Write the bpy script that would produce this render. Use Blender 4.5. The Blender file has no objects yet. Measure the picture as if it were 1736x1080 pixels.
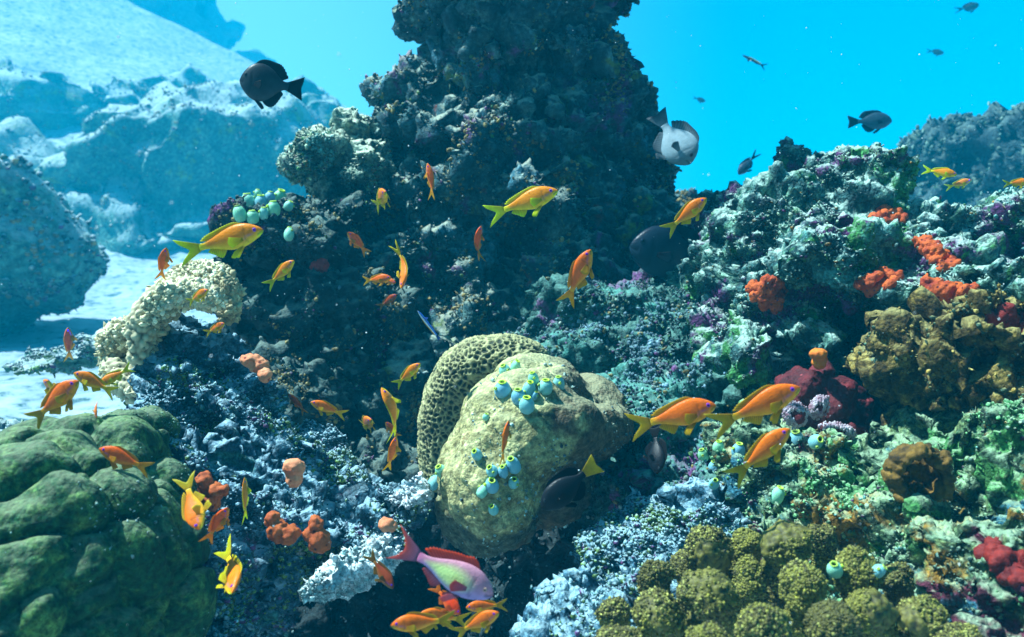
import bpy, math, random
import numpy as np
from mathutils import Vector, Matrix

random.seed(7)
RNG = np.random.default_rng(11)
S = bpy.context.scene
R = math.radians

# ------------------------------------------------------------------ camera
FPX = 1500.0                      # focal length in photo pixels (photo 1736 x 1080)
PITCH = R(10)                     # looking slightly down
cam_d = bpy.data.cameras.new('camera')
cam_d.sensor_width = 36.0
cam_d.lens = FPX * 36.0 / 1736.0
cam_d.clip_start = 0.02
cam_d.clip_end = 400
cam_d.dof.use_dof = True; cam_d.dof.focus_distance = 1.35; cam_d.dof.aperture_fstop = 7.0
cam = bpy.data.objects.new('camera', cam_d)
S.collection.objects.link(cam)
cam.location = (0, 0, 0)
cam.rotation_euler = (R(90) - PITCH, 0, 0)
S.camera = cam
CR = Vector((1, 0, 0)); CF = Vector((0, math.cos(PITCH), -math.sin(PITCH))); CU = Vector((0, math.sin(PITCH), math.cos(PITCH)))

def P(px, py, d):
    """point seen at photo pixel (px, py), d metres in front of the camera"""
    return CR * ((px - 868) / FPX * d) + CU * ((540 - py) / FPX * d) + CF * d

# ------------------------------------------------------------------ light
SUN_DIR = Vector((-0.50, 0.12, 0.85)).normalized()
w = bpy.data.worlds.new('World'); S.world = w; w.use_nodes = True
nt = w.node_tree; N = nt.nodes; L = nt.links; N.clear()
def nd(t, **k):
    n = N.new(t)
    for a, b in k.items(): setattr(n, a, b)
    return n
tc = nd('ShaderNodeTexCoord'); sep = nd('ShaderNodeSeparateXYZ'); L.new(tc.outputs['Generated'], sep.inputs[0])
ramp = nd('ShaderNodeValToRGB'); mr = nd('ShaderNodeMapRange')
mr.inputs['From Min'].default_value = -1; mr.inputs['From Max'].default_value = 1
L.new(sep.outputs['Z'], mr.inputs['Value']); L.new(mr.outputs[0], ramp.inputs[0])
cr = ramp.color_ramp
def stops(cr, st):
    while len(cr.elements) > 1: cr.elements.remove(cr.elements[-1])
    cr.elements[0].position = st[0][0]; cr.elements[0].color = (*st[0][1], 1)
    for p_, c_ in st[1:]:
        e = cr.elements.new(p_); e.color = (*c_, 1)
stops(cr, [(0.0, (0.0, 0.02, 0.04)), (0.38, (0.0, 0.04, 0.08)), (0.46, (0.0, 0.27, 0.42)), (0.50, (0.0, 0.23, 0.40)),
           (0.58, (0.0, 0.08, 0.24)), (0.66, (0.02, 0.16, 0.22)), (1.0, (0.12, 0.3, 0.34))])
sky = nd('ShaderNodeTexSky'); sky.sky_type = 'NISHITA'; sky.sun_disc = False
sky.sun_elevation = math.asin(SUN_DIR.z); sky.sun_rotation = math.atan2(SUN_DIR.x, SUN_DIR.y)
bg1 = nd('ShaderNodeBackground'); bg1.inputs[1].default_value = 1.0
bg2 = nd('ShaderNodeBackground'); bg2.inputs[1].default_value = 0.05
ymr = nd('ShaderNodeMapRange'); ymr.inputs['From Min'].default_value = -0.2; ymr.inputs['From Max'].default_value = 0.8
ymr.inputs['To Min'].default_value = 0.12; ymr.inputs['To Max'].default_value = 1.0; L.new(sep.outputs['Y'], ymr.inputs['Value']); L.new(ymr.outputs[0], bg1.inputs[1])
xr = nd('ShaderNodeMapRange'); xr.interpolation_type = 'SMOOTHSTEP'; xr.inputs['From Min'].default_value = 0.25; xr.inputs['From Max'].default_value = -0.35; L.new(sep.outputs['X'], xr.inputs['Value'])
xm = nd('ShaderNodeMix', data_type='RGBA', blend_type='ADD'); L.new(xr.outputs[0], xm.inputs[0]); L.new(ramp.outputs[0], xm.inputs[6]); xm.inputs[7].default_value = (.20, .30, .18, 1)
L.new(xm.outputs[2], bg1.inputs[0]); wt = nd('ShaderNodeMix', data_type='RGBA', blend_type='MULTIPLY'); wt.inputs[0].default_value = 1.0; wt.inputs[7].default_value = (.35, .95, 1.0, 1)   # the water's own tint
L.new(sky.outputs[0], wt.inputs[6]); L.new(wt.outputs[2], bg2.inputs[0])
mask = nd('ShaderNodeMapRange'); mask.interpolation_type = 'SMOOTHSTEP'
mask.inputs['From Min'].default_value = 0.45; mask.inputs['From Max'].default_value = 0.8
L.new(sep.outputs['Z'], mask.inputs['Value'])
mx = nd('ShaderNodeMixShader'); L.new(mask.outputs[0], mx.inputs[0]); L.new(bg1.outputs[0], mx.inputs[1]); L.new(bg2.outputs[0], mx.inputs[2])
out = nd('ShaderNodeOutputWorld'); L.new(mx.outputs[0], out.inputs[0])

sl = bpy.data.lights.new('sun', 'SUN'); sl.energy = 5.0; sl.angle = R(0.6); sl.color = (0.77, 0.97, 1.0)
so = bpy.data.objects.new('sun', sl); S.collection.objects.link(so)
so.rotation_euler = SUN_DIR.to_track_quat('Z', 'Y').to_euler()

S.view_settings.view_transform = 'Standard'; S.view_settings.look = 'None'
S.view_settings.exposure = 1.45; S.view_settings.gamma = 1.0
S.render.engine = 'CYCLES'
cy = S.cycles
cy.max_bounces = 5; cy.diffuse_bounces = 2; cy.glossy_bounces = 2; cy.transmission_bounces = 3
cy.volume_bounces = 1; cy.transparent_max_bounces = 8; cy.use_denoising = True
cy.sample_clamp_indirect = 4.0

# ------------------------------------------------------------------ noise
_perm = RNG.permutation(4096)
_grad = RNG.normal(size=(4096, 3)); _grad /= np.linalg.norm(_grad, axis=1)[:, None]
def _h(i, j, k):
    return _perm[(i + _perm[(j + _perm[k & 4095]) & 4095]) & 4095]
def pn(p, s=0.0):
    p = p + s * 17.31
    i = np.floor(p).astype(np.int64); f = p - i
    u = f * f * f * (f * (f * 6 - 15) + 10)
    r = 0
    for a in (0, 1):
        wa = u[:, 0] if a else 1 - u[:, 0]
        for b in (0, 1):
            wb = u[:, 1] if b else 1 - u[:, 1]
            for c in (0, 1):
                wc = u[:, 2] if c else 1 - u[:, 2]
                g = _grad[_h(i[:, 0] + a, i[:, 1] + b, i[:, 2] + c)]
                r = r + wa * wb * wc * ((f[:, 0] - a) * g[:, 0] + (f[:, 1] - b) * g[:, 1] + (f[:, 2] - c) * g[:, 2])
    return r * 1.5
def fbm(p, o=4, s=0.0, g=0.5):
    r = 0; a = 1.0
    for k in range(o):
        r = r + a * pn(p * (2.03 ** k), s + k * 3.7); a *= g
    return r
def ridged(p, o=3, s=0.0):
    r = 0; a = 1.0
    for k in range(o):
        r = r + a * (1.2 - 2 * np.sqrt(pn(p * (2.1 ** k), s + k * 5.1) ** 2 + .012)); a *= 0.48
    return r
def worley(p, s=0.0):
    p = p + s * 9.7
    i = np.floor(p).astype(np.int64); f = p - i
    f1 = np.full(len(p), 9.0); f2 = np.full(len(p), 9.0)
    off = _grad * 0.5 + 0.5
    for a in (-1, 0, 1):
        for b in (-1, 0, 1):
            for c in (-1, 0, 1):
                o = off[_h(i[:, 0] + a, i[:, 1] + b, i[:, 2] + c)]
                d = (o[:, 0] + a - f[:, 0]) ** 2 + (o[:, 1] + b - f[:, 1]) ** 2 + (o[:, 2] + c - f[:, 2]) ** 2
                n1 = np.minimum(f1, d); f2 = np.minimum(f2, np.maximum(f1, d)); f1 = n1
    return np.sqrt(f1), np.sqrt(f2)

# ------------------------------------------------------------------ mesh helpers
COL = S.collection
def link(o, parent=None):
    COL.objects.link(o)
    if parent: o.parent = parent
    return o
def tag(o, label=None, cat=None, group=None, kind=None):
    if label: o['label'] = label
    if cat: o['category'] = cat
    if group: o['group'] = group
    if kind: o['kind'] = kind
    return o
def mesh_np(name, v, faces, mats, smooth=True, col=None, mi=None):
    """v (n,3); faces: list of arrays, each (m,k) with constant k"""
    me = bpy.data.meshes.new(name)
    v = np.asarray(v, dtype=np.float32)
    loops = np.concatenate([np.asarray(f).ravel() for f in faces]).astype(np.int32)
    cnt = np.concatenate([np.full(len(f), np.asarray(f).shape[1], dtype=np.int32) for f in faces])
    st = np.concatenate([[0], np.cumsum(cnt)[:-1]]).astype(np.int32)
    me.vertices.add(len(v)); me.vertices.foreach_set('co', v.ravel())
    me.loops.add(len(loops)); me.loops.foreach_set('vertex_index', loops)
    me.polygons.add(len(cnt)); me.polygons.foreach_set('loop_start', st); me.polygons.foreach_set('loop_total', cnt)
    if mi is not None: me.polygons.foreach_set('material_index', np.asarray(mi, dtype=np.int32))
    me.update(calc_edges=True); me.validate()
    me.polygons.foreach_set('use_smooth', np.full(len(me.polygons), smooth, dtype=bool))
    if col is not None:
        a = me.attributes.new('col', 'FLOAT_COLOR', 'POINT')
        a.data.foreach_set('color', np.asarray(col, dtype=np.float32).ravel())
    for m in (mats if isinstance(mats, (list, tuple)) else [mats]): me.materials.append(m)
    return me
def mobj(name, v, faces, mats, parent=None, **k):
    return link(bpy.data.objects.new(name, mesh_np(name, v, faces, mats, **k)), parent)
def ico(sub):
    import bmesh
    bm = bmesh.new(); bmesh.ops.create_icosphere(bm, subdivisions=sub, radius=1.0)
    v = np.array([x.co[:] for x in bm.verts]); f = np.array([[q.index for q in t.verts] for t in bm.faces]); bm.free()
    return v, f
ICO1, ICO2, ICO3 = ico(1), ico(2), ico(4)

def read(me):
    v = np.empty(len(me.vertices) * 3, dtype=np.float32); me.vertices.foreach_get('co', v)
    n = np.empty(len(me.vertices) * 3, dtype=np.float32); me.vertices.foreach_get('normal', n)
    return v.reshape(-1, 3).astype(float), n.reshape(-1, 3).astype(float)

def blob_surface(blobs, voxel, smooth=6):
    """union of camera-aligned ellipsoids (px, py, d, rx_px, ry_px, rz_m, roll_deg) -> voxel-remeshed quad mesh"""
    vs, fs, n = [], [], 0
    for b in blobs:
        px, py, d, rx, ry, rz = b[:6]; ang = R(b[6]) if len(b) > 6 else 0
        c = P(px, py, d); k = d / FPX
        ax = CR * math.cos(ang) + CU * math.sin(ang); ay = -CR * math.sin(ang) + CU * math.cos(ang)
        v = ICO3[0]
        q = np.outer(v[:, 0] * rx * k, ax) + np.outer(v[:, 1] * ry * k, ay) + np.outer(v[:, 2] * rz, CF) + np.array(c)
        vs.append(q); fs.append(ICO3[1] + n); n += len(v)
    me = mesh_np('t', np.concatenate(vs), fs, [])
    return remesh(me, voxel, smooth)
def remesh(me, voxel, smooth):
    o = bpy.data.objects.new('t', me); COL.objects.link(o)
    m = o.modifiers.new('r', 'REMESH'); m.mode = 'VOXEL'; m.voxel_size = voxel
    if smooth:
        s = o.modifiers.new('s', 'SMOOTH'); s.factor = 0.5; s.iterations = smooth
    dg = bpy.context.evaluated_depsgraph_get(); r = bpy.data.meshes.new_from_object(o.evaluated_get(dg))
    bpy.data.objects.remove(o); bpy.data.meshes.remove(me)
    return r
def setco(me, v):
    me.vertices.foreach_set('co', v.astype(np.float32).ravel()); me.update()
def quads(me):
    lt = np.empty(len(me.polygons), dtype=np.int32); me.polygons.foreach_get('loop_total', lt)
    li = np.empty(len(me.loops), dtype=np.int32); me.loops.foreach_get('vertex_index', li)
    ls = np.empty(len(me.polygons), dtype=np.int32); me.polygons.foreach_get('loop_start', ls)
    out = []
    for k in (3, 4):
        s = ls[lt == k]
        if len(s): out.append(li[s[:, None] + np.arange(k)])
    return out
def frames(n):
    n = n / np.maximum(np.linalg.norm(n, axis=1), 1e-9)[:, None]
    a = np.where(np.abs(n[:, 2:3]) < .9, np.array([[0, 0, 1.]]), np.array([[1., 0, 0]]))
    t = np.cross(a, n); t /= np.linalg.norm(t, axis=1)[:, None]
    return t, np.cross(n, t), n

def craggy(me, big=.10, bs=3.0, mid=.035, ms=9., knob=.010, ks=38., fine=.004, fs=90., warp=.03, seed=1.0, strat=0.0, grain=None):
    v, n = read(me)
    wv = np.stack([fbm(v * bs * 1.7, 3, seed + k) for k in (1, 2, 3)], 1) * warp * 2
    v = v + wv + n * (big * (fbm(v * bs, 3, seed) - .1)[:, None])
    if strat:
        q = v * np.array([3., 3., 14.]); v = v + n * (strat * (ridged(q, 2, seed + 8) - .7)[:, None])
    if grain:
        # ledges running along one direction of the rock (angle in the picture plane, height, spacing)
        ga, gh, gf = grain; gd = np.array(CR * math.cos(R(ga)) + CU * math.sin(R(ga)))
        q = v - np.outer(v @ gd, gd) * .78 + .25 / gf * np.stack([pn(v * gf * .6, seed + k) for k in (41, 42, 43)], 1)
        rr = ridged(q * gf, 2, seed + 44); v = v + n * (gh * (rr - rr.mean()))[:, None]
    setco(me, v); v, n = read(me)
    q = v + np.stack([fbm(v * ms * .6, 2, seed + k) for k in (11, 12, 13)], 1) * (.45 / ms)
    r = ridged(q * ms, 4, seed + 2); d = mid * (r - r.mean()) + mid * .7 * fbm(v * ms * 2.3, 3, seed + 4)
    v = v + n * d[:, None]; setco(me, v); v, n = read(me)
    m = np.clip(fbm(v * 6, 2, seed + 9) * 1.6 + .5, .0, 1.2)
    q = v + np.stack([pn(v * ks * .5, seed + k) for k in (21, 22, 23)], 1) * (.5 / ks)
    f1, f2 = worley(q * ks, seed)
    kn = np.clip(1 - f1 * 1.1, 0, 1) ** .8; rr = ridged(q * ks * .45, 3, seed + 31)
    d = knob * m * .8 * (kn - kn.mean()) + knob * .55 * (rr - rr.mean()) + fine * fbm(v * fs, 3, seed + 6, .75)
    pits = np.clip(pn(v * ks * .35, seed + 20) - .22, 0, 1) * knob * 5
    v = v + n * (d - pits)[:, None]; setco(me, v)
    return me

def growths(me, count, size, seed, cols, camside=True, flake=.35, tall=1.0):
    """small encrusting knobs and ragged flakes scattered over a rock surface, returned as arrays"""
    rg = np.random.default_rng(seed)
    v, n = read(me)
    if camside:
        ok = np.where((n @ (-v / np.linalg.norm(v, axis=1)[:, None]).T.diagonal() if False else np.einsum('ij,ij->i', n, -v)) > -.02)[0]
    else: ok = np.arange(len(v))
    if len(ok) == 0: return None
    dens = np.clip(fbm(v[ok] * 7, 2, seed * .1) + .35, .02, 1) ** 2
    count = int(count * 2.4); size = size * .42
    idx = ok[rg.choice(len(ok), count, p=dens / dens.sum())]
    t, b, nn = frames(n[idx] + rg.normal(size=(count, 3)) * .45)
    sc = size * np.exp(np.clip(rg.normal(size=count), -2, 1.7) * .5)
    isf = rg.random(count) < flake
    V, F, C, base = [], [], [], 0
    cols = np.array(cols); ci = (fbm(v[idx] * 9, 2, seed * .3 + 5) * 2.2 + .5 + rg.normal(size=count) * .35) * len(cols)
    cc = cols[np.clip(ci.astype(int), 0, len(cols) - 1)] * np.exp(rg.normal(size=(count, 1)) * .3)
    # knobs
    k = np.where(~isf)[0]; tv, tf = ICO1
    q = tv[None] * (1 + rg.normal(size=(len(k), len(tv), 1)) * .16)
    st = np.stack([np.ones(len(k)), np.ones(len(k)), tall * (0.7 + rg.random(len(k)) * .9)], 1)
    q = q * st[:, None, :] * sc[k][:, None, None]
    w_ = q[:, :, 0:1] * t[k][:, None] + q[:, :, 1:2] * b[k][:, None] + (q[:, :, 2:3] + sc[k][:, None, None] * .3) * nn[k][:, None] + v[idx[k]][:, None]
    V.append(w_.reshape(-1, 3)); F.append((tf[None] + (np.arange(len(k)) * len(tv))[:, None, None]).reshape(-1, 3)); base += w_.shape[0] * w_.shape[1]
    C.append(np.repeat(cc[k], len(tv), 0))
    # ragged flakes: stubby turf tufts: bent little blades with thickness (closed triangular prism)
    k = np.where(isf)[0]
    tv = np.array([[-.4, -.25, -.2], [.4, -.25, -.2], [0, .35, -.2], [-.4, -.1, .8], [.35, -.1, .7], [.05, .35, .75], [0., .2, 1.3]])
    tf = np.array([[0, 1, 4], [0, 4, 3], [1, 2, 5], [1, 5, 4], [2, 0, 3], [2, 3, 5], [3, 4, 6], [4, 5, 6], [5, 3, 6]])
    q = tv[None] * (1 + rg.normal(size=(len(k), len(tv), 3)) * .25) * sc[k][:, None, None] * 1.3
    w_ = q[:, :, 0:1] * t[k][:, None] + q[:, :, 1:2] * b[k][:, None] + q[:, :, 2:3] * nn[k][:, None] + v[idx[k]][:, None]
    V.append(w_.reshape(-1, 3)); F.append((tf[None] + (np.arange(len(k)) * len(tv))[:, None, None]).reshape(-1, 3) + base)
    C.append(np.repeat(cc[k], len(tv), 0))
    C = np.concatenate(C); return np.concatenate(V), np.concatenate(F), np.concatenate([C, np.ones((len(C), 1))], 1)

def make_rock(name, blobs, voxel, mat, label=None, cat=None, kind=None, g=None, smooth=6, parent=None, group=None, post=None, **k):
    me = blob_surface(blobs, voxel, smooth)
    craggy(me, **k)
    if post: post(me)
    v, n = read(me); F = quads(me)
    col = np.zeros((len(v), 4))
    if g:
        V, T, C = growths(me, *g)
        T = T + len(v); v = np.concatenate([v, V]); col = np.concatenate([col, C]); F.append(T)
    bpy.data.meshes.remove(me)
    o = mobj(name, v, F, mat, parent, col=col)
    return tag(o, label, cat, group, kind)

# ------------------------------------------------------------------ materials
def newmat(name):
    m = bpy.data.materials.new(name); m.use_nodes = True
    return m, m.node_tree.nodes, m.node_tree.links, m.node_tree.nodes['Principled BSDF']
def noise(N, L, co, scale, detail=6, rough=.6, dist=0.0):
    n = N.new('ShaderNodeTexNoise'); n.inputs['Scale'].default_value = scale; n.inputs['Detail'].default_value = detail
    n.inputs['Roughness'].default_value = rough; n.inputs['Distortion'].default_value = dist
    L.new(co, n.inputs['Vector']); return n
def rampn(N, L, src, st):
    r = N.new('ShaderNodeValToRGB'); stops(r.color_ramp, st); L.new(src, r.inputs[0]); return r
def mixc(N, L, fac, a, b, mode='MIX'):
    m = N.new('ShaderNodeMix'); m.data_type = 'RGBA'; m.blend_type = mode
    if isinstance(fac, float): m.inputs[0].default_value = fac
    else: L.new(fac, m.inputs[0])
    for s, i in ((a, 6), (b, 7)):
        if isinstance(s, tuple): m.inputs[i].default_value = (*s, 1)
        else: L.new(s, m.inputs[i])
    return m.outputs[2]

def rock_mat(name, dark, mid, light, accents=(), dust=.5, dustcol=(.62, .66, .60), bump=.5, scale=1.0, rough=.85, bscale=1.0, dr=(1.25, 1.75)):
    """reef rock: mottled algae colours, coloured crusts in patches and pale sediment lying on what faces up"""
    m, N, L, bs = newmat(name)
    tc = N.new('ShaderNodeTexCoord'); co = tc.outputs['Object']
    n1 = noise(N, L, co, 14 * scale, 8, .68, .4); n2 = noise(N, L, co, 70 * scale, 5, .7)
    base = rampn(N, L, n1.outputs[0], [(.3, dark), (.5, mid), (.68, light)])
    spk = rampn(N, L, n2.outputs[0], [(.35, (.35, .35, .35)), (.52, (1, 1, 1)), (.68, (1.9, 1.9, 1.9))])
    c = mixc(N, L, 1.0, base.outputs[0], spk.outputs[0], 'MULTIPLY')
    for i, (ac, sc, th) in enumerate(accents):
        mp = N.new('ShaderNodeMapping'); mp.inputs['Location'].default_value = (3.1 * i + 1, 7.7 * i, 1.3 * i); L.new(co, mp.inputs[0])
        na = noise(N, L, mp.outputs[0], sc, 6, .65, .6)
        mk = rampn(N, L, na.outputs[0], [(th, (0, 0, 0)), (th + .05, (1, 1, 1))])
        ac2 = mixc(N, L, 1.0, ac, spk.outputs[0], 'MULTIPLY')
        c = mixc(N, L, mk.outputs[0], c, ac2)
    ge = N.new('ShaderNodeNewGeometry'); sp = N.new('ShaderNodeSeparateXYZ'); L.new(ge.outputs['Normal'], sp.inputs[0])
    nb = noise(N, L, co, 40 * scale, 6, .7)
    ma = N.new('ShaderNodeMath'); ma.operation = 'MULTIPLY_ADD'; L.new(nb.outputs[0], ma.inputs[0]); ma.inputs[1].default_value = 1.5
    L.new(sp.outputs['Z'], ma.inputs[2])
    dm = rampn(N, L, ma.outputs[0], [(0.0, (0, 0, 0)), (1.0, (1, 1, 1))])
    mrn = N.new('ShaderNodeMapRange'); mrn.inputs['From Min'].default_value = dr[0]; mrn.inputs['From Max'].default_value = dr[1]
    mrn.inputs['To Max'].default_value = dust; L.new(ma.outputs[0], mrn.inputs[0])
    c = mixc(N, L, mrn.outputs[0], c, dustcol)
    at = N.new('ShaderNodeAttribute'); at.attribute_name = 'col'
    gc = mixc(N, L, 1.0, at.outputs['Color'], spk.outputs[0], 'MULTIPLY')
    gc = mixc(N, L, .0 if dust == 0 else mrn.outputs[0], gc, dustcol)
    c = mixc(N, L, at.outputs['Alpha'], c, gc)
    L.new(c, bs.inputs['Base Color']); bs.inputs['Roughness'].default_value = rough
    bs.inputs['Specular IOR Level'].default_value = .25
    vo = N.new('ShaderNodeTexVoronoi'); vo.inputs['Scale'].default_value = 160 * bscale; L.new(co, vo.inputs['Vector'])
    nf = noise(N, L, co, 260 * bscale, 4, .7)
    ad = N.new('ShaderNodeMath'); ad.operation = 'SUBTRACT'; L.new(nf.outputs[0], ad.inputs[0]); L.new(vo.outputs['Distance'], ad.inputs[1])
    bp = N.new('ShaderNodeBump'); bp.inputs['Strength'].default_value = bump; bp.inputs['Distance'].default_value = .006 / bscale
    L.new(ad.outputs[0], bp.inputs['Height']); L.new(bp.outputs[0], bs.inputs['Normal'])
    return m

def plain_mat(name, c1, c2, scale=40, rough=.6, bump=.3, bscale=200, bdist=.002, sss=0.0, spec=.3, pores=None):
    m, N, L, bs = newmat(name)
    co = N.new('ShaderNodeTexCoord').outputs['Object']
    n = noise(N, L, co, scale, 6, .65); r = rampn(N, L, n.outputs[0], [(.35, c1), (.65, c2)])
    c = r.outputs[0]
    if pores:
        pv = N.new('ShaderNodeTexVoronoi'); pv.inputs['Scale'].default_value = pores[0]; L.new(co, pv.inputs['Vector'])
        pr = rampn(N, L, pv.outputs['Distance'], [(pores[1], (1, 1, 1)), (pores[1] + .08, (0, 0, 0))])
        c = mixc(N, L, pr.outputs[0], c, pores[2])
    L.new(c, bs.inputs['Base Color']); bs.inputs['Roughness'].default_value = rough; bs.inputs['Specular IOR Level'].default_value = spec
    if sss: bs.inputs['Subsurface Weight'].default_value = sss; bs.inputs['Subsurface Radius'].default_value = (.01, .01, .006); bs.inputs['Subsurface Scale'].default_value = .5
    nf = noise(N, L, co, bscale, 4, .6); bp = N.new('ShaderNodeBump'); bp.inputs['Strength'].default_value = bump; bp.inputs['Distance'].default_value = bdist
    L.new(nf.outputs[0], bp.inputs['Height']); L.new(bp.outputs[0], bs.inputs['Normal'])
    return m

PURPLE = (.10, .03, .12); RED = (.42, .03, .01); TEAL = (.05, .20, .17); GREEN = (.07, .16, .04); OCHRE = (.28, .15, .02)
M_pill = rock_mat('pinnacle_rock', (.005, .018, .026), (.018, .065, .078), (.09, .19, .18), [(PURPLE, 5, .59), ((.10, .15, .03), 7, .60), ((.03, .12, .16), 6, .58), ((.18, .06, .05), 11, .65)], dust=.55, dustcol=(.55, .6, .45), scale=1.2)
M_ledge = rock_mat('ledge_rock', (.02, .05, .05), (.10, .18, .14), (.34, .44, .30), [((.12, .16, .04), 7, .58)], dust=.8, dustcol=(.72, .80, .60), scale=1.6)
M_mid = rock_mat('outcrop_rock', (.004, .010, .013), (.012, .034, .038), (.05, .10, .09), [(TEAL, 6, .60), (PURPLE, 8, .62)], dust=.28, dustcol=(.4, .5, .4), scale=1.3)  # dark algae tone, deepened so the colour carries the shade of the hollow
M_slope = rock_mat('slope_rock', (.01, .03, .03), (.03, .10, .09), (.10, .22, .19), [(TEAL, 6, .52), ((.14, .05, .16), 7, .58), (GREEN, 9, .62)], dust=.3, dustcol=(.22, .44, .36), scale=1.5)
M_ridge = rock_mat('ridge_rock', (.008, .03, .05), (.025, .09, .14), (.12, .30, .38), [((.12, .07, .16), 8, .60), (TEAL, 7, .60)], dust=.74, dustcol=(.46, .68, .78), scale=2.0, bump=.7)
M_wall = rock_mat('reef_wall_rock', (.008, .026, .034), (.035, .12, .12), (.22, .44, .30), [(PURPLE, 6, .53), ((.05, .22, .06), 8, .55), ((.08, .28, .26), 5, .60), (RED, 5, .68), (OCHRE, 7, .64)], dust=.7, dustcol=(.62, .84, .72), scale=2.0, bump=.8)
M_low = rock_mat('low_reef_rock', (.010, .018, .010), (.05, .11, .06), (.30, .42, .16), [(OCHRE, 6, .54), ((.08, .28, .08), 8, .55), ((.12, .025, .05), 7, .58), ((.03, .14, .20), 6, .57)], dust=.5, dustcol=(.58, .82, .52), scale=2.4, bump=.8)
M_pale = rock_mat('pale_rock', (.01, .04, .08), (.05, .16, .24), (.28, .48, .56), [(PURPLE, 8, .60), ((.12, .3, .22), 7, .62)], dust=.7, dustcol=(.52, .76, .84), scale=2.4, bump=.8)
M_far = rock_mat('boulder_rock', (.022, .10, .09), (.05, .17, .14), (.13, .28, .20), [((.14, .24, .04), 1.2, .58)], dust=.8, dustcol=(.44, .54, .55), dr=(1.0, 1.6), scale=.35, bump=.6, bscale=.2)
M_shade = rock_mat('shade_coloured_rock', (.003, .008, .010), (.010, .022, .026), (.03, .05, .05), [(PURPLE, 8, .66)], dust=.06, dustcol=(.2, .26, .26), scale=1.6)  # near-black colour stands in for shade in the hollows
M_dist = rock_mat('distant_rock', (.12, .24, .24), (.18, .32, .31), (.26, .42, .40), [], dust=.12, dustcol=(.3, .4, .4), scale=.3, bump=.3, bscale=.1)  # lightened so the colour itself carries part of the water's haze
M_back = rock_mat('back_rock', (.006, .02, .03), (.02, .05, .06), (.06, .11, .11), [((.05, .12, .04), 5, .6)], dust=.2, dustcol=(.3, .42, .34), scale=.8, bump=.5, bscale=.5)

# ------------------------------------------------------------------ the seabed
def seabed():
    nx, ny = 260, 300
    xs = np.sign(np.linspace(-1, 1, nx)) * np.abs(np.linspace(-1, 1, nx)) ** 2.2 * 34
    ys = -3 + (np.linspace(0, 1, ny) ** 2.6) * 43
    X, Y = np.meshgrid(xs, ys)
    g_ = np.clip((Y - 8) / 14, 0, 1.3); q_ = np.clip((Y - 4) / 6, 0, 1)
    Z = -1.0 - .38 * q_ * q_ * (3 - 2 * q_) + g_ * (2.15 + .386 * np.clip(-3.9 - X, -6.5, 18)) - np.clip(Y - 25, 0, 80) * .35 - np.clip(X - .5, 0, 30) * .25 * g_
    q = np.stack([X.ravel(), Y.ravel(), Z.ravel() * 0], 1)
    Z = Z.ravel() + fbm(q * .8, 3, 3) * .10 + fbm(q * 5, 3, 4) * .018 + fbm(q * 22, 2, 5) * .004
    v = np.stack([X.ravel(), Y.ravel(), Z], 1)
    i = np.arange((nx - 1) * (ny - 1)); a = (i // (nx - 1)) * nx + i % (nx - 1)
    F = np.stack([a, a + 1, a + nx + 1, a + nx], 1)
    m, N, L, bs = newmat('sand')
    co = N.new('ShaderNodeTexCoord').outputs['Object']
    n1 = noise(N, L, co, 1.6, 7, .62); n2 = noise(N, L, co, 9, 7, .7)
    r = rampn(N, L, n1.outputs[0], [(.3, (.27, .34, .40)), (.55, (.40, .47, .53)), (.7, (.50, .55, .60))])
    r2 = rampn(N, L, n2.outputs[0], [(.38, (.14, .26, .25)), (.46, (.74, .82, .82)), (.6, (1, 1, 1))])
    L.new(mixc(N, L, 1.0, r.outputs[0], r2.outputs[0], 'MULTIPLY'), bs.inputs['Base Color']); bs.inputs['Roughness'].default_value = .95
    bs.inputs['Specular IOR Level'].default_value = .1
    nf = noise(N, L, co, 30, 8, .7); bp = N.new('ShaderNodeBump'); bp.inputs['Strength'].default_value = .5; bp.inputs['Distance'].default_value = .02
    L.new(nf.outputs[0], bp.inputs['Height']); L.new(bp.outputs[0], bs.inputs['Normal'])
    tag(mobj('sand_seabed', v, [F], m), kind='structure')
seabed()

# ------------------------------------------------------------------ reef rocks
GC1 = [(.02, .05, .06), (.05, .12, .16), (.05, .12, .03), (.26, .32, .28), (.10, .03, .12), (.02, .04, .05), (.22, .16, .05)]
GC2 = [(.04, .12, .16), (.16, .32, .36), (.04, .14, .12), (.24, .40, .42), (.12, .05, .16), (.12, .22, .06)]
GC3 = [(.06, .12, .10), (.22, .34, .20), (.05, .16, .06), (.32, .44, .30), (.2, .11, .02), (.10, .03, .10), (.10, .3, .28)]

make_rock('rock_pinnacle', [
    (890, -150, 2.4, 245, 120, .5), (880, -40, 2.5, 196, 110, .42), (1010, -30, 2.5, 75, 75, .3), (860, 60, 2.55, 172, 110, .40),
    (862, 150, 2.55, 180, 110, .40), (865, 260, 2.5, 225, 120, .42), (905, 350, 2.5, 205, 120, .42), (1040, 280, 2.55, 70, 95, .3), (1050, 390, 2.5, 60, 80, .3),
    (700, 175, 2.55, 34, 62, .2), (655, 168, 2.6, 20, 26, .10), (702, 372, 2.5, 62, 100, .28), (750, 460, 2.5, 200, 120, .35), (930, 500, 2.5, 190, 120, .35), (780, 600, 2.4, 260, 130, .35),
    (640, 620, 2.3, 180, 110, .3)],
    .008, M_pill, 'tall dark rock pinnacle rising out of the top of the picture behind the orange fish', 'rock pinnacle',
    g=(15000, .0065, 1, GC1, True, .55, 1.3), big=.10, bs=2.6, mid=.045, ms=7.5, knob=.016, ks=24, fine=.006, fs=60, warp=.03, seed=1.0)

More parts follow.
